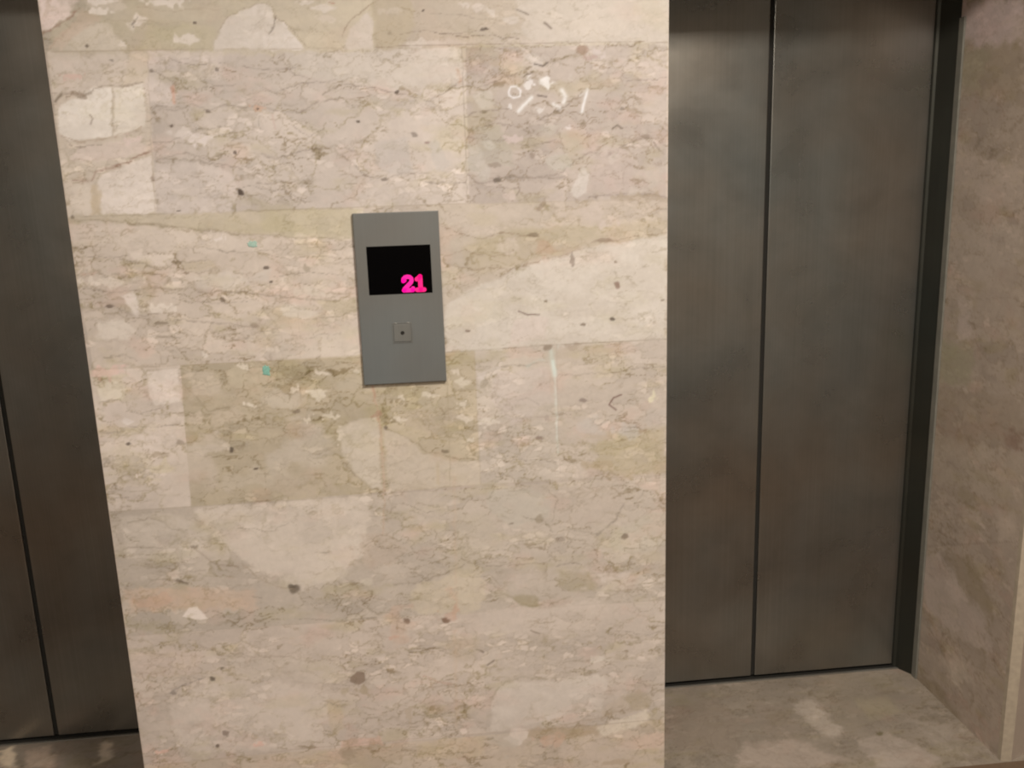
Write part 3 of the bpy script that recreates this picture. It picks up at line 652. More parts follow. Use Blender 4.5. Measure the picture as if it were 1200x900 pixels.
('P',(-161,997,-124,1013,-72,1021,-75,851,-96,857,-124,887,-149,924),(206,198,190),0.9,3,3),
('P',(-60,997,-9,967,23,929,86,907,148,903,148,849,-60,848),(200,191,183),0.9,3,3),
('V',(84,1086,80,853),(163,152,132),0.5,1.5,1),
('V',(-232,1158,-235,1065),(172,160,143),0.6,1.5,1),
('V',(52,901,53,859),(191,178,158),0.6,4.8,1),
('V',(-78,1091,-75,1060,-71,1029,-69,998),(189,162,148),0.6,3.8,1.5),
('V',(-69,998,-68,939,-68,879,-70,839),(197,172,160),0.6,3.0,1.5),
('V',(-78,1091,-74,1066),(177,140,125),0.6,2.4,1),
('D',(-72,1023,7.4,5.8,0),(175,147,133),0.7,0,2),
('V',(147,1159,148,851),(168,156,142),0.5,1.3,0.6),
('V',(328,1162,330,849),(170,159,152),0.5,1.3,0.6),
('P',(148,1102,181,1119,206,1126,201,1111,171,1097,151,1086),(208,201,201),0.7,3,4),
('D',(164,1080,9.5,9.7,0),(164,156,145),0.6,0,2),
('D',(167,996,15.3,9.8,0),(210,203,198),0.8,0,2),
('D',(285,949,7.8,4.0,0),(141,126,120),0.8,0,2),
('D',(302,996,4.8,9.9,0),(158,146,141),0.6,0,2),
('D',(216,1030,5.7,15.7,0),(177,166,163),0.5,0,2),
('P',(190,1107,304,1113,318,1034,224,980,178,1042),(197,188,189),0.5,3,4),
('V',(317,1147,320,1122,323,1093),(202,214,214),0.95,6.6,1),
('V',(323,1093,325,1014,327,914),(202,207,206),0.7,3.4,1.5),
('V',(334,1160,320,1131,286,1126,263,1119),(189,197,195),0.5,3.8,3),
('D',(309,1155,9.5,5.7,0),(126,113,101),0.7,0,2),
('V',(474,1039,456,1034,446,1019,460,1006),(111,84,79),0.9,2.3,1),
('D',(544,1027,8.9,9.0,0),(210,205,188),0.95,0,2),
('D',(386,1032,9.7,4.9,0),(137,125,121),0.8,0,2),
('P',(418,939,497,954,578,963,579,845,457,848,407,868),(179,169,148),0.75,5,6),
('P',(328,888,388,890,397,857,332,853),(201,192,186),0.7,3,4),
('D',(487,955,27.7,12.1,0),(190,187,188),0.5,0,2),
('D',(398,966,23.5,18.0,0),(191,186,185),0.6,0,2),
('P',(468,1163,577,1161,577,1103,487,1099),(188,180,177),0.5,3,4),
('D',(363,1152,9.6,7.7,0),(162,150,140),0.7,0,2),
('D',(417,878,23.8,10.2,0),(174,160,140),0.6,0,2),
('D',(523,954,9.9,6.1,0),(165,148,132),0.5,0,2),
('D',(546,981,23.8,28.1,0),(188,181,178),0.5,0,2),
('D',(343,1140,26.8,15.4,0),(177,167,155),0.4,0,2),
('P',(-680,841,581,842,581,530,-672,545),(194,185,178),0.92,0.8,0),
('P',(-491,832,-352,838,-108,839,-108,791,-120,720,-179,641,-277,619,-348,675,-392,709,-451,775),(214,205,199),0.9,5,6),
('P',(-646,829,-537,827,-460,775,-494,717,-640,728),(210,202,196),0.6,3,4),
('P',(-658,658,-557,654,-371,631,-375,589,-545,595,-655,604),(210,188,173),0.7,6,6),
('D',(-588,621,36.8,12.4,0),(209,180,163),0.5,0,2),
('P',(-537,581,-521,601,-504,602,-490,582,-485,571,-513,571),(238,229,227),0.95,1.5,1.5),
('D',(-284,628,13.3,11.5,0),(125,115,106),0.92,0,2),
('D',(-291,633,7.6,6.3,0),(106,98,89),0.8,0,2),
('P',(287,794,337,828,417,837,476,818,486,780,446,737,395,723,335,740),(189,179,173),0.7,3,4),
('P',(161,833,268,832,316,792,296,756,216,741,168,781),(187,183,177),0.6,3,4),
('P',(81,788,159,782,195,696,134,663,86,683),(189,181,171),0.6,3,4),
('P',(196,738,315,729,324,654,213,652),(196,187,181),0.5,3,4),
('P',(446,709,537,755,580,752,580,667,496,652,445,677),(191,186,176),0.5,3,4),
('P',(-22,603,14,621,94,640,143,632,154,571,129,538,9,536,-21,551),(206,196,182),0.8,4,5),
('P',(-133,751,-66,747,-24,712,-62,663,-129,679),(194,181,172),0.6,3,4),
('V',(-630,812,-583,820,-554,808,-541,791,-509,785),(163,153,142),0.62,2.1,3),
('V',(-645,749,-633,756,-592,749,-564,751),(154,142,132),0.62,1.5,3),
('V',(-500,748,-478,726,-458,704,-403,692),(159,145,133),0.62,2.5,3),
('V',(-573,674,-544,672,-526,664),(154,139,126),0.62,1.9,3),
('V',(-394,695,-368,666,-324,635,-286,628),(171,157,142),0.62,2.1,3),
('V',(-395,781,-321,771,-272,792),(146,135,125),0.62,1.1,3),
('V',(-512,688,-478,689),(152,140,130),0.62,1.7,3),
('V',(-380,617,-361,615),(151,139,129),0.62,1.9,3),
('V',(-232,711,-203,709),(145,134,124),0.62,1.7,3),
('V',(-120,720,-95,743,-66,745),(159,145,130),0.62,1.5,3),
('V',(-78,716,-21,691,38,704,78,717),(162,149,136),0.62,1.4,3),
('V',(-61,621,-6,618,24,629,74,646,104,656),(151,140,126),0.62,2.5,3),
('V',(95,678,114,660,144,653),(151,138,124),0.62,2.1,3),
('V',(154,650,213,648,293,646),(150,137,124),0.62,2.1,3),
('V',(317,634,350,640,370,636),(112,102,92),0.62,3.0,3),
('V',(241,766,286,752,311,725),(147,138,124),0.62,1.9,3),
('V',(415,709,446,730,470,756,480,780),(145,136,130),0.62,2.8,3),
('V',(325,733,375,719,425,711),(156,148,139),0.62,1.9,3),
('V',(171,576,195,576,211,567,246,542,311,545,348,555),(161,150,132),0.62,2.5,3),
('V',(393,573,455,560,517,564,579,576),(167,156,139),0.62,2.5,3),
('V',(-125,594,-47,577,-23,586),(167,153,140),0.62,1.4,3),
('V',(195,696,255,708,294,697),(162,154,141),0.62,1.3,3),
('V',(-33,816,23,792,62,797),(139,128,118),0.62,1.1,3),
('V',(298,834,327,801,316,771,306,747),(155,144,133),0.62,1.9,3),
('V',(527,809,507,779,521,757),(153,144,132),0.62,1.5,3),
('V',(-623,717,-569,704,-513,716),(154,142,132),0.62,1.1,3),
('V',(-540,671,-519,659),(123,112,100),0.85,3.8,1),
('P',(211,567,235,573,275,561,274,539,234,538),(163,154,131),0.8,3,3),
('P',(323,622,394,612,414,572,352,568,322,590),(173,164,144),0.75,4,4),
('P',(414,611,492,609,486,588,424,586),(210,201,197),0.8,3,3),
('D',(455,573,45.2,10.9,0),(205,196,189),0.6,0,2),
('D',(280,755,9.9,8.3,0),(146,135,118),0.6,0,2),
('D',(482,698,8.1,6.4,0),(127,115,103),0.8,0,2),
('D',(216,749,5.9,3.1,0),(138,126,117),0.7,0,2),
('D',(-122,632,11.6,10.5,0),(208,200,191),0.7,0,2),
('D',(-138,733,9.5,8.2,0),(213,205,199),0.6,0,2),
('V',(66,600,80,566,73,524),(205,178,161),0.55,6.6,3),
('D',(228,615,20.0,10.7,0),(200,190,185),0.6,0,2),
('D',(325,703,12.0,4.2,0),(138,127,117),0.5,0,2),
('D',(-495,746,5.5,4.0,0),(151,139,129),0.7,0,2),
('D',(533,638,45.2,21.6,0),(198,188,181),0.5,0,2),
('V',(-69,829,-78,747),(195,172,158),0.5,2.4,1),
('V',(90,869,79,577),(196,177,162),0.35,4.8,2),
('P',(-672,543,141,537,137,214,-665,212),(207,196,190),0.92,0.8,0),
('P',(141,537,583,529,579,210,137,214),(202,192,186),0.92,0.8,0),
('P',(129,534,190,542,291,534,352,542,413,543,413,524,331,522,320,470,207,468,137,485),(206,196,191),0.75,4,5),
('P',(150,291,178,336,224,348,317,339,411,349,436,324,423,260,326,242,199,224,145,220),(216,208,204),0.9,4,4),
('P',(-591,354,-538,397,-450,406,-316,394,-230,353,-248,253,-330,227,-527,224,-591,265),(220,210,205),0.75,6,8),
('P',(-668,502,-574,504,-500,487,-524,435,-657,437),(215,200,194),0.6,3,4),
('P',(-462,483,-329,461,-194,438,-218,385,-430,416),(209,200,193),0.5,3,4),
('P',(-241,342,-205,343,-200,257,-228,246),(204,190,169),0.6,3,4),
('P',(474,285,516,298,548,278,542,239,495,244),(179,167,149),0.75,4,4),
('P',(410,245,474,285,495,239,420,228),(195,182,171),0.6,4,5),
('P',(403,206,452,220,533,240,542,216,506,196,420,181),(225,216,206),0.85,3,3),
('V',(-582,395,-562,408,-536,414,-510,423),(146,138,137),0.62,2.5,3),
('V',(-512,509,-480,492,-459,477,-387,466,-329,465),(173,159,149),0.62,1.9,3),
('V',(-655,454,-609,443,-589,452),(183,164,151),0.62,1.5,3),
('V',(-329,465,-272,445,-194,444,-116,420),(174,160,149),0.62,1.5,3),
('V',(-245,338,-226,332,-211,322),(156,144,134),0.62,2.8,3),
('V',(-108,401,-62,395),(163,151,137),0.62,2.8,3),
('V',(-44,355,0,349,40,354,121,346),(171,155,142),0.62,1.9,3),
('V',(-3,383,31,362,61,354),(195,168,156),0.62,2.8,3),
('V',(-123,449,-102,454),(151,139,125),0.62,2.5,3),
('V',(-112,496,-53,484),(170,154,141),0.62,1.5,3),
('V',(150,300,172,330,199,350,228,357,286,347,317,357,370,362,411,358),(167,158,141),0.62,3.0,3),
('V',(353,390,391,387,433,404),(165,154,142),0.62,1.7,3),
('V',(248,476,273,467),(156,145,135),0.62,1.9,3),
('V',(350,431,360,412),(164,153,141),0.62,2.5,3),
('V',(283,218,367,224,410,229,452,241,495,248),(176,160,145),0.62,2.5,3),
('V',(495,323,538,305,570,311),(161,150,140),0.62,1.9,3),
('V',(-587,386,-601,333,-591,265),(197,188,178),0.62,1.5,3),
('V',(-591,265,-537,228,-468,230),(194,185,172),0.62,1.5,3),
('V',(475,456,537,440,569,453),(145,134,124),0.62,1.3,3),
('V',(-606,549,-550,549,-495,536),(174,162,143),0.62,1.4,3),
('V',(-292,555,-187,539,-108,545),(149,137,128),0.62,1.3,3),
('P',(-178,394,-161,408,-143,404,-143,382,-159,373,-177,383),(144,127,115),0.92,1.5,1.5),
('D',(-150,358,11.9,8.9,0),(178,164,145),0.75,0,2),
('D',(-190,360,7.9,6.7,0),(187,175,156),0.6,0,2),
('D',(-35,526,7.1,6.5,0),(133,114,101),0.9,0,2),
('D',(54,521,9.9,7.6,-30),(132,108,94),0.9,0,2),
('D',(65,531,13.9,10.8,0),(200,166,151),0.4,0,2),
('D',(75,545,7.9,10.8,0),(196,166,150),0.5,0,2),
('D',(-70,490,11.8,4.3,0),(208,174,161),0.6,0,2),
('D',(-59,513,19.7,30.2,0),(203,178,164),0.4,0,2),
('V',(121,440,137,432),(131,119,108),0.9,2.8,1),
('V',(146,398,163,408),(132,120,109),0.85,2.8,1),
('V',(252,478,273,467),(146,134,123),0.8,2.3,1),
('D',(-491,419,6.5,5.6,0),(118,109,101),0.9,0,2),
('D',(-466,443,4.6,4.3,0),(135,124,115),0.8,0,2),
('D',(-496,246,4.8,4.5,0),(111,98,91),0.85,0,2),
('D',(-473,278,9.7,5.8,-30),(148,135,129),0.8,0,2),
('D',(-580,392,7.6,4.3,0),(138,130,126),0.7,0,2),
('D',(420,389,16.7,6.8,0),(217,211,206),0.7,0,2),
('D',(85,446,40.2,39.7,0),(195,184,170),0.5,0,2),
('D',(-400,239,11.7,4.5,0),(225,190,180),0.6,0,2),
('D',(-622,243,15.3,5.6,0),(234,196,185),0.6,0,2),
('D',(-45,283,6.1,22.7,0),(188,174,157),0.5,0,2),
('D',(87,270,6.1,9.1,0),(176,162,138),0.5,0,2),
('D',(441,437,16.6,22.4,0),(198,188,182),0.4,0,2),
('V',(73,491,66,244),(205,186,169),0.35,5.7,2),
('P',(-674,213,581,210,583,-176,-712,-22),(205,192,181),0.92,0.8,0),
('P',(-209,231,-119,231,-110,211,-211,212),(221,191,181),0.8,3,4),
('P',(-29,203,33,211,132,210,130,158,51,157,-31,166),(203,189,169),0.7,3,4),
('P',(212,216,325,218,410,210,409,182,282,185,220,196),(178,161,141),0.75,4,4),
('D',(211,202,16.7,16.3,0),(225,216,212),0.8,0,2),
('D',(178,191,29.1,18.7,0),(201,193,186),0.6,0,2),
('D',(295,179,29.5,14.1,0),(210,181,164),0.6,0,2),
('V',(269,168,292,158,307,183),(157,131,116),0.7,1.5,3),
('D',(-202,191,16.0,9.2,0),(160,145,130),0.7,0,2),
('D',(-152,186,60.5,23.0,0),(184,168,151),0.5,0,2),
('P',(-411,201,-211,203,-215,157,-414,178),(210,192,181),0.5,3,4),
('D',(409,139,85.5,33.3,0),(208,195,187),0.6,0,2),
('D',(451,104,43.1,7.2,0),(183,166,147),0.6,0,2),
('V',(-655,1791,-510,1791,-346,1790,-95,1789),(168,153,139),0.5,1.2,0.6),
('V',(-663,1475,-379,1473,-118,1475,149,1473,575,1469),(163,152,137),0.45,1.2,0.6),
('V',(-654,1158,-482,1158,-96,1155,-96,1155),(170,156,138),0.45,1.3,0.6),
('V',(87,1157,305,1161,577,1163),(135,124,108),0.55,1.3,0.6),
('V',(-657,841,-492,840,-108,841,142,849,579,843),(172,161,148),0.45,1.3,0.6),
('V',(-670,544,141,535,581,530),(184,173,162),0.35,1.1,0.6),
('V',(-607,208,-311,218,-129,220,137,216,579,210),(180,164,151),0.5,1.3,0.6),
('V',(-667,1886,-668,1425,-667,850,-666,205),(194,176,164),0.5,1.9,0.5),
]
JAMB=[
('P',(414,1942,175,1895,160,1789,458,1845),(210,192,195),0.6,10,10),
('P',(416,1817,161,1798,142,1662,383,1706),(151,136,117),0.6,10,10),
('P',(475,1826,289,1798,311,1709,463,1737),(163,156,134),0.5,10,10),
('P',(466,1603,120,1504,109,1425,272,1423,475,1513),(191,176,167),0.6,10,10),
('P',(478,1373,104,1395,92,1305,246,1228,466,1279),(185,172,163),0.5,10,10),
('P',(351,1172,276,1181,279,1066,328,1063),(197,182,177),0.5,10,10),
('P',(460,1061,258,1047,246,957,441,914),(157,153,127),0.6,10,10),
('P',(441,914,43,959,28,855,416,717),(151,136,120),0.5,10,10),
('P',(94,869,39,884,37,831,88,826),(132,107,95),0.7,10,10),
('P',(98,653,35,676,14,639,79,567),(197,182,170),0.6,10,10),
('P',(442,374,337,433,249,394,128,352,64,275,150,239,270,239,379,238),(191,177,170),0.75,10,10),
('P',(317,441,185,498,100,414,74,354,168,369),(144,130,109),0.6,10,10),
('P',(298,129,201,184,139,155,209,87),(194,182,170),0.7,10,10),
('P',(465,-24,289,53,157,0,279,-25),(135,120,91),0.5,10,10),
('P',(491,774,22,813,8,709,450,628),(179,166,152),0.5,10,10),
('V',(424,422,-6,616),(123,110,95),0.5,1.5,1),
('V',(446,1156,78,1208),(144,133,120),0.4,1.3,1),
]
FLOOR=[
('P',(1044,328,1102,341,1132,293,1140,187,1093,155,1061,219),(173,162,153),0.8,9,8),
('P',(1150,146,1250,151,1322,64,1326,-8,1154,17),(171,159,151),0.7,9,8),
('P',(1200,468,1404,436,1360,258,1168,183,1131,209,1139,336),(139,129,116),0.6,9,8),
('P',(845,172,990,170,1084,63,1003,39,785,71),(169,155,146),0.7,9,8),
('P',(707,357,851,403,873,248,809,140,651,163),(135,122,111),0.6,9,8),
('P',(942,366,1036,307,1005,149,928,199),(146,133,123),0.6,9,8),
('P',(1338,219,1432,164,1411,15,1345,61),(156,146,137),0.6,9,8),
('P',(1237,321,1345,327,1337,240,1234,214),(152,142,123),0.6,9,8),
('P',(-1216,439,-1186,451,-1137,352,-1180,359),(235,216,193),0.7,9,8),  # left bay patches painted lighter to offset the shade there
('P',(-1142,428,-1077,438,-1026,336,-1109,348),(198,177,161),0.6,9,8),
('P',(-946,431,-915,442,-890,353,-914,338),(229,213,197),0.7,9,8),
('V',(1107,458,1120,294,1132,161),(116,105,87),0.4,1.9,4),
('D',(1230,154,9.1,7.3,0),(102,94,68),0.8,0,2),
('V',(1128,177,1233,165,1284,123),(125,111,92),0.5,1.9,4),
]
SIDECOL=(135, 126, 118)
TEAL=[(-0.3061, 1.4062), (-0.3027, 1.1363)]
SPLAY=0.42
REARCOL=(200, 198, 194)


XL, XR = -.667, .578            # faces of the marble pier
JX = 1.478                      # right side of the right-hand door bay
JXL = -1.567                    # left side of the left-hand door bay
D = .472                        # depth of the door bays
LZ = 2.06                      # underside of the lintel
CZ = 2.72                       # ceiling
BASE = s2l(PIER_BASE)

# pier ------------------------------------------------------------
st = .0024; PH = CZ
nu = int(round((XR - XL) / st)); nv = int(round(PH / st))
du, dv = (XR - XL) / nu, PH / nv
gx, gz = np.meshgrid(XL * 1000 + np.arange(nu + 1) * du * 1000, np.arange(nv + 1) * dv * 1000)
cols = paint_marble(gx, gz, PIER_BASE, PIER, 5)
ext = box_quads(XL, XR, 0, .50, 0, CZ, skip='fd')
me = grid_mesh('wall_center', (XL, 0, 0), (du, 0, 0), (0, 0, dv), nu, nv, cols, ext, BASE)
link('wall_center', me, M_STONE, kind='structure', label='cream and olive veined marble slab pier between the two lift doors', category='wall')

# right wall: jamb face, pale arris, splayed face ---------------------------
nu = int(D / .004); nv = int(LZ / .004)
gy, gz = np.meshgrid(np.arange(nu + 1) * D / nu * 1000, np.arange(nv + 1) * LZ / nv * 1000)
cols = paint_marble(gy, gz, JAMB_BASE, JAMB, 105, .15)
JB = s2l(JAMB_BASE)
P1 = (JX + .026, -.006); P2 = (JX + .34, P1[1] + .34 * SPLAY)
ext = [[(JX, 0, LZ), (JX, 0, CZ), (JX, D + .05, CZ), (JX, D + .05, LZ)],
       [(P1[0], P1[1], 0), (P2[0], P2[1], 0), (P2[0], P2[1], CZ), (P1[0], P1[1], CZ)],
       [(P2[0], P2[1], 0), (2.9, P2[1], 0), (2.9, P2[1], CZ), (P2[0], P2[1], CZ)],
       [(2.9, D + .05, 0), (JX, D + .05, 0), (JX, D + .05, CZ), (2.9, D + .05, CZ)],
       [(JX, D, 0), (JX, D, LZ), (JX, D + .05, LZ), (JX, D + .05, 0)]]
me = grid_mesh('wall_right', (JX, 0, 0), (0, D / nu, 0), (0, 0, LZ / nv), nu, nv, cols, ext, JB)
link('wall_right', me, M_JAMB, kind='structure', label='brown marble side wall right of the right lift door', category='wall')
q = [[(JX, 0, 0), (P1[0], P1[1], 0), (P1[0], P1[1], CZ), (JX, 0, CZ)], [(JX, 0, 0), (JX, .012, 0), (JX, .012, CZ), (JX, 0, CZ)]]
q[1] = [(JX - .0006, y, z) for (x, y, z) in q[1]]
link('trim_1', quads_mesh('trim_1', q), M_ARRIS, kind='structure')
# thin pale bead where the jamb meets the steel frame
link('trim_2', boxm('trim_2', JX - .006, JX, D - .075, D - .052, 0, 1.90, .001), M_BEAD if 'M_BEAD' in globals() else M_ARRIS, kind='structure')

# left wall
ext = box_quads(JXL - 1.2, JXL, 0, D + .05, 0, CZ)
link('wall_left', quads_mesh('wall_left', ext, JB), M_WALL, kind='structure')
# lintels over both bays
ext = box_quads(JXL, XL, 0, .50, LZ, CZ) + box_quads(XR, JX, 0, .50, LZ, CZ)
link('wall_upper', quads_mesh('wall_upper', ext, BASE * .8), M_WALL, kind='structure')
# wall of the lift shafts behind the doors
link('wall_back', quads_mesh('wall_back', box_quads(-2.9, 2.2, .60, .70, 0, CZ), s2l((60, 55, 50))), M_JAMB, kind='structure')
# lobby shell behind the camera
link('wall_rear', quads_mesh('wall_rear', box_quads(-2.9, 3.0, -3.7, -3.6, 0, CZ), s2l(REARCOL)), M_JAMB, kind='structure')
link('wall_side_left', quads_mesh('wall_side_left', box_quads(-2.9, -2.8, -3.6, 0, 0, CZ), s2l(SIDECOL)), M_JAMB, kind='structure')
link('wall_side_right', quads_mesh('wall_side_right', box_quads(2.9, 3.0, -3.6, .7, 0, CZ), s2l(REARCOL)), M_JAMB, kind='structure')
link('ceiling', boxm('ceiling', -2.9, 3.0, -3.7, .7, CZ, CZ + .1), M_PLASTER, kind='structure')

# floor
x0, x1, y0, y1 = -1.7, 2.0, -.008, .50
nu = int((x1 - x0) / .005); nv = int((y1 - y0) / .005)
gx, gy = np.meshgrid(x0 * 1000 + np.arange(nu + 1) * (x1 - x0) / nu * 1000, y0 * 1000 + np.arange(nv + 1) * (y1 - y0) / nv * 1000)
cols = paint_marble(gx, gy, FLOOR_BASE, FLOOR, 205, .15)
def fq(a, b, c, d): return [(a, c, 0), (b, c, 0), (b, d, 0), (a, d, 0)]
ext = [fq(-2.9, 3.0, -3.7, y0), fq(-2.9, x0, y0, .7), fq(x1, 3.0, y0, .7), fq(x0, x1, y1, .7)]
me = grid_mesh('floor', (x0, y0, 0), ((x1 - x0) / nu, 0, 0), (0, (y1 - y0) / nv, 0), nu, nv, cols, ext, s2l(FLOOR_BASE) * np.array([.52, .41, .33]))
link('floor', me, M_FLOOR, kind='structure', label='brown veined marble floor of the lobby', category='floor')

# ------------------------------------------------------------------ lift doors
def lift_door(name, seam, inner, outer, label):
    """two sliding leaves meeting at x=seam; inner/outer = bay sides (min x, max x)"""
    r = bpy.data.objects.new(name, None); COL.objects.link(r); r.location = (seam, D, 0)
    r['kind'] = 'structure'; r['label'] = label; r['category'] = 'door'
    a, b = inner - seam, outer - seam
    z0, z1 = .012, LZ + .03
    g = .0058
    link('door_leaf', boxm('door_leaf', a - .02, -g, 0, .035, z0, z1, .0022), M_DOOR, r)
    link('door_leaf', boxm('door_leaf', g, b - .041, 0, .035, z0, z1, .0022), M_DOOR, r)
    link('rubber_seal', boxm('rubber_seal', -g, g, .006, .03, z0, z1), M_DARK, r)
    # dark steel return between the leaf and the marble
    import bmesh
    bm = bmesh.new()
    prof = [(b - .041, .034), (b - .041, .006), (b - .036, .0), (b - .030, -.004), (b - .0005, -.052), (b - .0005, .034)]
    vs = [[bm.verts.new((x, y, z)) for x, y in prof] for z in (0.0, z1)]
    n = len(prof)
    for i in range(n): bm.faces.new([vs[0][i], vs[0][(i + 1) % n], vs[1][(i + 1) % n], vs[1][i]])
    bm.faces.new(vs[0][::-1]); bm.faces.new(vs[1]); bmesh.ops.recalc_face_normals(bm, faces=bm.faces[:])
    me = bpy.data.meshes.new('frame_post'); bm.to_mesh(me); bm.free()
    link('frame_post', me, M_FRAME, r)
    s = link('door_sill', boxm('door_sill', a + .001, b - .001, -.012, .04, -.004, .003, .001), M_SILL, r)
    link('sill_shade', boxm('sill_shade', a + .001, b - .03, -.0045, .02, .0028, .0036), M_DARK, s)  # dark strip standing in for the shadow line under the leaves
    return r
lift_door('door_1', -1.074, JXL, XL, 'dark stainless steel lift door at the left of the marble pier')
lift_door('door_2', .9875, XR, JX, 'wide stainless steel lift door at the right of the marble pier')

# ------------------------------------------------------------------ call panel
p = bpy.data.objects.new('elevator_call_panel', None); COL.objects.link(p); p.location = (-.0075, 0, 1.278)
p['label'] = 'grey steel lift call panel with black display reading 21 on the marble pier'; p['category'] = 'call panel'
def pw(x0, x1, z0, z1): return (x0 + .0075, x1 + .0075, z0 - 1.278, z1 - 1.278)
import bmesh
def plate_with_hole(name, outer, holes_z, t):
    """front plate with one rectangular window; outer (x0,x1,z0,z1)"""
    x0, x1, z0, z1 = outer; a, b, c, d = holes_z
    bm = bmesh.new()
    def ring(y): 
        return ([bm.verts.new(v) for v in [(x0, y, z0), (x1, y, z0), (x1, y, z1), (x0, y, z1)]], [bm.verts.new(v) for v in [(a, y, c), (b, y, c), (b, y, d), (a, y, d)]])
    fo, fi = ring(-t); bo, bi = ring(0)
    for i in range(4):
        k = (i + 1) % 4
        bm.faces.new([fo[i], fo[k], fi[k], fi[i]]); bm.faces.new([bo[k], bo[i], bi[i], bi[k]])
        bm.faces.new([bo[i], bo[k], fo[k], fo[i]]); bm.faces.new([fi[i], fi[k], bi[k], bi[i]])
    bmesh.ops.recalc_face_normals(bm, faces=bm.faces[:])
    es = [e for e in bm.edges if all(v in fo for v in e.verts)]
    bmesh.ops.bevel(bm, geom=es, offset=.0015, segments=2, profile=.5, affect='EDGES')
    me = bpy.data.meshes.new(name); bm.to_mesh(me); bm.free(); return me
T = .009
link('face_plate', plate_with_hole('face_plate', pw(-.0965, .0825, 1.095, 1.4615), pw(-.0725, .062, 1.2895, 1.392), T), M_PANEL, p)
a = pw(-.0725, .062, 1.2895, 1.392)
scr = link('display', boxm('display', a[0], a[1], -.0072, -.001, a[2], a[3]), M_BLACK, p)

def stroke_mesh(name, strokes, w, y0, y1):
    """thick rounded strokes extruded from y0 to y1; each stroke a polyline in x,z"""
    bm = bmesh.new()
    for pts in strokes:
        # outline of a polyline with round ends
        pts = [Vector(q) for q in pts]; lft, rgt = [], []
        for i, q in enumerate(pts):
            d0 = (pts[min(i + 1, len(pts) - 1)] - pts[max(i - 1, 0)]).normalized()
            nrm = Vector((-d0.y, d0.x)); lft.append(q + nrm * w / 2); rgt.append(q - nrm * w / 2)
        de = (pts[-1] - pts[-2]).normalized(); ds = (pts[0] - pts[1]).normalized()
        def cap(c, d):
            th = math.atan2(d.y, d.x)
            return [c + Vector((math.cos(th + t), math.sin(th + t))) * w / 2 for t in (1.0, .5, 0, -.5, -1.0)]
        out = lft + cap(pts[-1], de) + rgt[::-1] + cap(pts[0], ds)
        f = [bm.verts.new((v.x, y0, v.y)) for v in out]; k = [bm.verts.new((v.x, y1, v.y)) for v in out]
        n = len(out)
        # strip quads for front (robust on concave strokes)
        m = len(pts)
        for i in range(m - 1): bm.faces.new([f[i], f[i + 1], f[m + 5 + (m - 1) - (i + 1)], f[m + 5 + (m - 1) - i]])
        bm.faces.new([f[m - 1]] + f[m:m + 5] + [f[m + 5]]); bm.faces.new([f[2 * m + 4]] + f[2 * m + 5:] + [f[0]])
        for i in range(n): bm.faces.new([f[i], f[(i + 1) % n], k[(i + 1) % n], k[i]])
    bmesh.ops.recalc_face_normals(bm, faces=bm.faces[:])
    me = bpy.data.meshes.new(name); bm.to_mesh(me); bm.free(); return me
def sh(pts, ox, oz, s): return [((ox + x * s) + .0075, (oz + z * s) - 1.278) for x, z in pts]
# slab-serif 2 : drawn in a 16 x 22 cell
S = .00168
two = [[(2.2, 14.5), (2.6, 17.2), (4.6, 19.2), (7.6, 19.8), (10.6, 19.2), (12.4, 17.2), (12.6, 14.6), (11.4, 12.2), (8.8, 9.6), (5.8, 7.0), (3.2, 4.2), (2.4, 2.6)], [(2.6, 2.8), (6, 2.7), (9.5, 2.7), (13.6, 2.7)], [(13.6, 2.7), (13.9, 4.8)], [(2.2, 14.5), (3.6, 15.4)]]
one = [[(3.2, 16.2), (5.6, 17.6), (7.4, 19.6)], [(7.4, 19.4), (7.5, 12), (7.5, 2.8)], [(3.0, 2.7), (7.5, 2.7), (11.8, 2.7)]]
link('digit', stroke_mesh('digit', [sh(s_, -.0025, 1.2925, S) for s_ in two], .0090, -.0078, -.0070), M_DIG2, scr, label='magenta glowing digit 2')
link('digit', stroke_mesh('digit', [sh(s_, .0245, 1.2925, S) for s_ in one], .0096, -.0079, -.0070), M_DIG1, scr, label='pink red glowing digit 1')

# call button: shallow square key in a thin surround with a dark round centre
a = pw(-.0285, .0145, 1.184, 1.228)
def frame_ring(name, o, w, y0, y1):
    x0, x1, z0, z1 = o
    bm = bmesh.new()
    for (p0, p1, p2, p3) in ((x0, x1, z0, z0 + w), (x0, x1, z1 - w, z1), (x0, x0 + w, z0 + w, z1 - w), (x1 - w, x1, z0 + w, z1 - w)):
        r = bmesh.ops.create_cube(bm, size=1)
        for v in r['verts']: v.co = Vector(((p0 + p1) / 2 + v.co.x * (p1 - p0), (y0 + y1) / 2 + v.co.y * (y1 - y0), (p2 + p3) / 2 + v.co.z * (p3 - p2)))
    me = bpy.data.meshes.new(name); bm.to_mesh(me); bm.free(); return me
btn = link('call_button', boxm('call_button', a[0] + .003, a[1] - .003, -.0105, -.0088, a[2] + .003, a[3] - .003, .0007), M_BUTTON, p)
link('button_surround', frame_ring('button_surround', a, .0018, -.0100, -.0088), M_BUTTON, btn)
bm = bmesh.new(); bmesh.ops.create_cone(bm, cap_ends=True, segments=24, radius1=.0042, radius2=.0036, depth=.0008, matrix=Matrix.Translation(((a[0] + a[1]) / 2, -.0109, (a[2] + a[3]) / 2)) @ Matrix.Rotation(math.pi / 2, 4, 'X'))
me = bpy.data.meshes.new('button_dimple'); bm.to_mesh(me); bm.free()
link('button_dimple', me, M_DARK, btn)
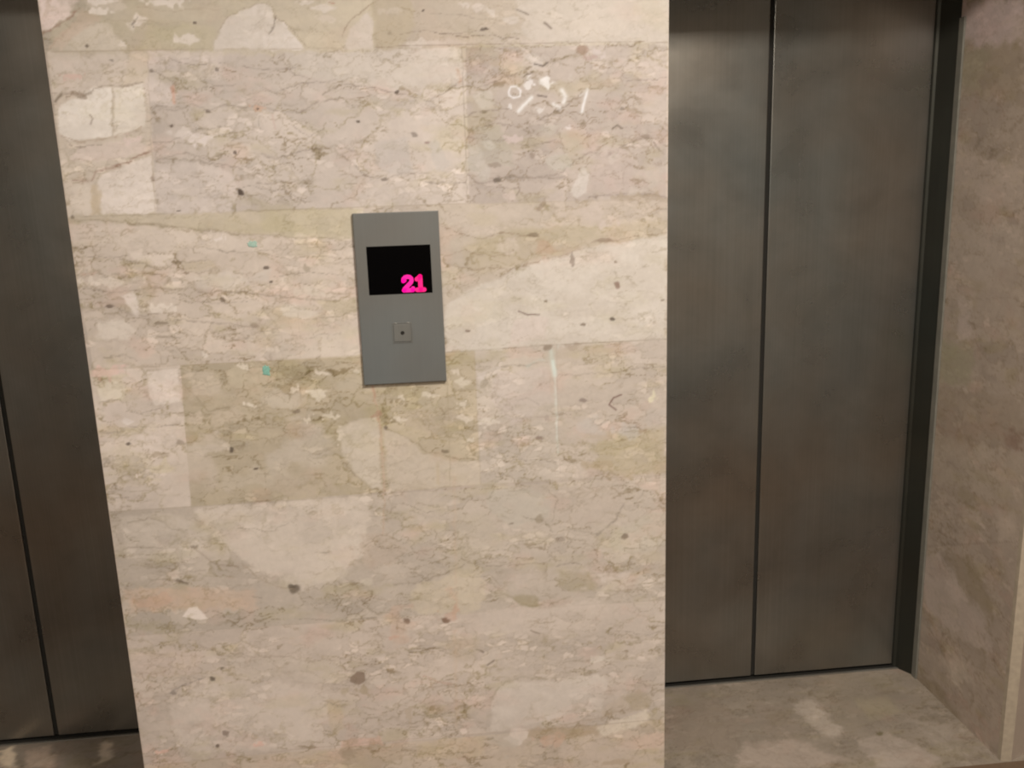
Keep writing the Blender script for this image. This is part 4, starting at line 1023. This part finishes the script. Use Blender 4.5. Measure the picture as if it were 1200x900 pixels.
for i, sx in enumerate((a[0] + .007, a[1] - .009)):
    bm = bmesh.new(); bmesh.ops.create_icosphere(bm, subdivisions=2, radius=1, matrix=Matrix.Translation((sx, -.0100, a[3] - .0005)) @ Matrix.Diagonal((.0042, .0008, .0012, 1)))
    me = bpy.data.meshes.new('pale_spot'); bm.to_mesh(me); bm.free()
    link('pale_edge_spot', me, M_SILL, btn)  # small pale spots on the top edge of the button

# two dabs of teal paint on the stone ---------------------------------------
def dab(cx, cz, rx, rz, seed, label, mat=None):
    rnd = random.Random(seed); bm = bmesh.new(); n = 22
    out = []
    for i in range(n):
        t = i / n * 2 * math.pi; k = 1 + rnd.uniform(-.22, .22)
        sq = max(abs(math.cos(t)), abs(math.sin(t))) ** -.6
        out.append((math.cos(t) * rx * k * sq, math.sin(t) * rz * k * sq))
    c = bm.verts.new((0, -.0011, 0)); f = [bm.verts.new((x * .86, -.0009, z * .86)) for x, z in out]; b = [bm.verts.new((x, -.0001, z)) for x, z in out]
    for i in range(n):
        j = (i + 1) % n; bm.faces.new([c, f[i], f[j]]); bm.faces.new([f[i], b[i], b[j], f[j]])
    bmesh.ops.recalc_face_normals(bm, faces=bm.faces[:])
    me = bpy.data.meshes.new('paint_dab'); bm.to_mesh(me); bm.free()
    o = link('paint_dab', me, mat or M_TEAL, None, label=label, category='paint mark'); o.location = (cx, 0, cz); return o
dab(TEAL[0][0], TEAL[0][1], .0095, .0065, 3, 'faint pale teal paint dab on marble, upper one, left of call panel top', M_TEAL_PALE)
dab(TEAL[1][0], TEAL[1][1], .0080, .0115, 8, 'small squarish teal paint dab on olive marble, left of call panel bottom')

# ------------------------------------------------------------------ light
def area(name, loc, size, power, col, rot=(0, 0, 0), size_y=None):
    l = bpy.data.lights.new(name, 'AREA'); l.energy = power; l.color = col; l.size = size
    if size_y: l.shape = 'RECTANGLE'; l.size_y = size_y
    o = bpy.data.objects.new(name, l); COL.objects.link(o); o.location = loc; o.rotation_euler = rot; return o
area('ceiling_lamp', (.75, -1.5, 2.68), .4, 80, (1, .91, .78))
area('ceiling_lamp', (-1.0, -2.7, 2.68), .5, 40, (1, .91, .78))
w = bpy.data.worlds.new('lobby_world'); scene.world = w; w.use_nodes = True
w.node_tree.nodes['Background'].inputs[0].default_value = (1, .9, .78, 1); w.node_tree.nodes['Background'].inputs[1].default_value = .02

# ------------------------------------------------------------------ camera
cam = bpy.data.cameras.new('camera'); co = bpy.data.objects.new('camera', cam); COL.objects.link(co)
yaw, pit, rol, fpx = .0943, .2182, -.0328, 1028.68
F = Vector((math.sin(yaw) * math.cos(pit), math.cos(yaw) * math.cos(pit), -math.sin(pit)))
R = Vector((math.cos(yaw), -math.sin(yaw), 0)); U = R.cross(F)
R2 = R * math.cos(rol) + U * math.sin(rol); U2 = -R * math.sin(rol) + U * math.cos(rol)
m = Matrix((R2, U2, -F)).transposed().to_4x4(); m.translation = Vector((.0478, -1.8946, 1.5003))
co.matrix_world = m
cam.sensor_width = 36; cam.lens = fpx / 1200 * 36; cam.clip_start = .02
scene.camera = co
scene.view_settings.view_transform = 'Standard'; scene.view_settings.look = 'None'
scene.cycles.filter_width = 2.1
scene.view_settings.exposure = 0; scene.view_settings.gamma = 1
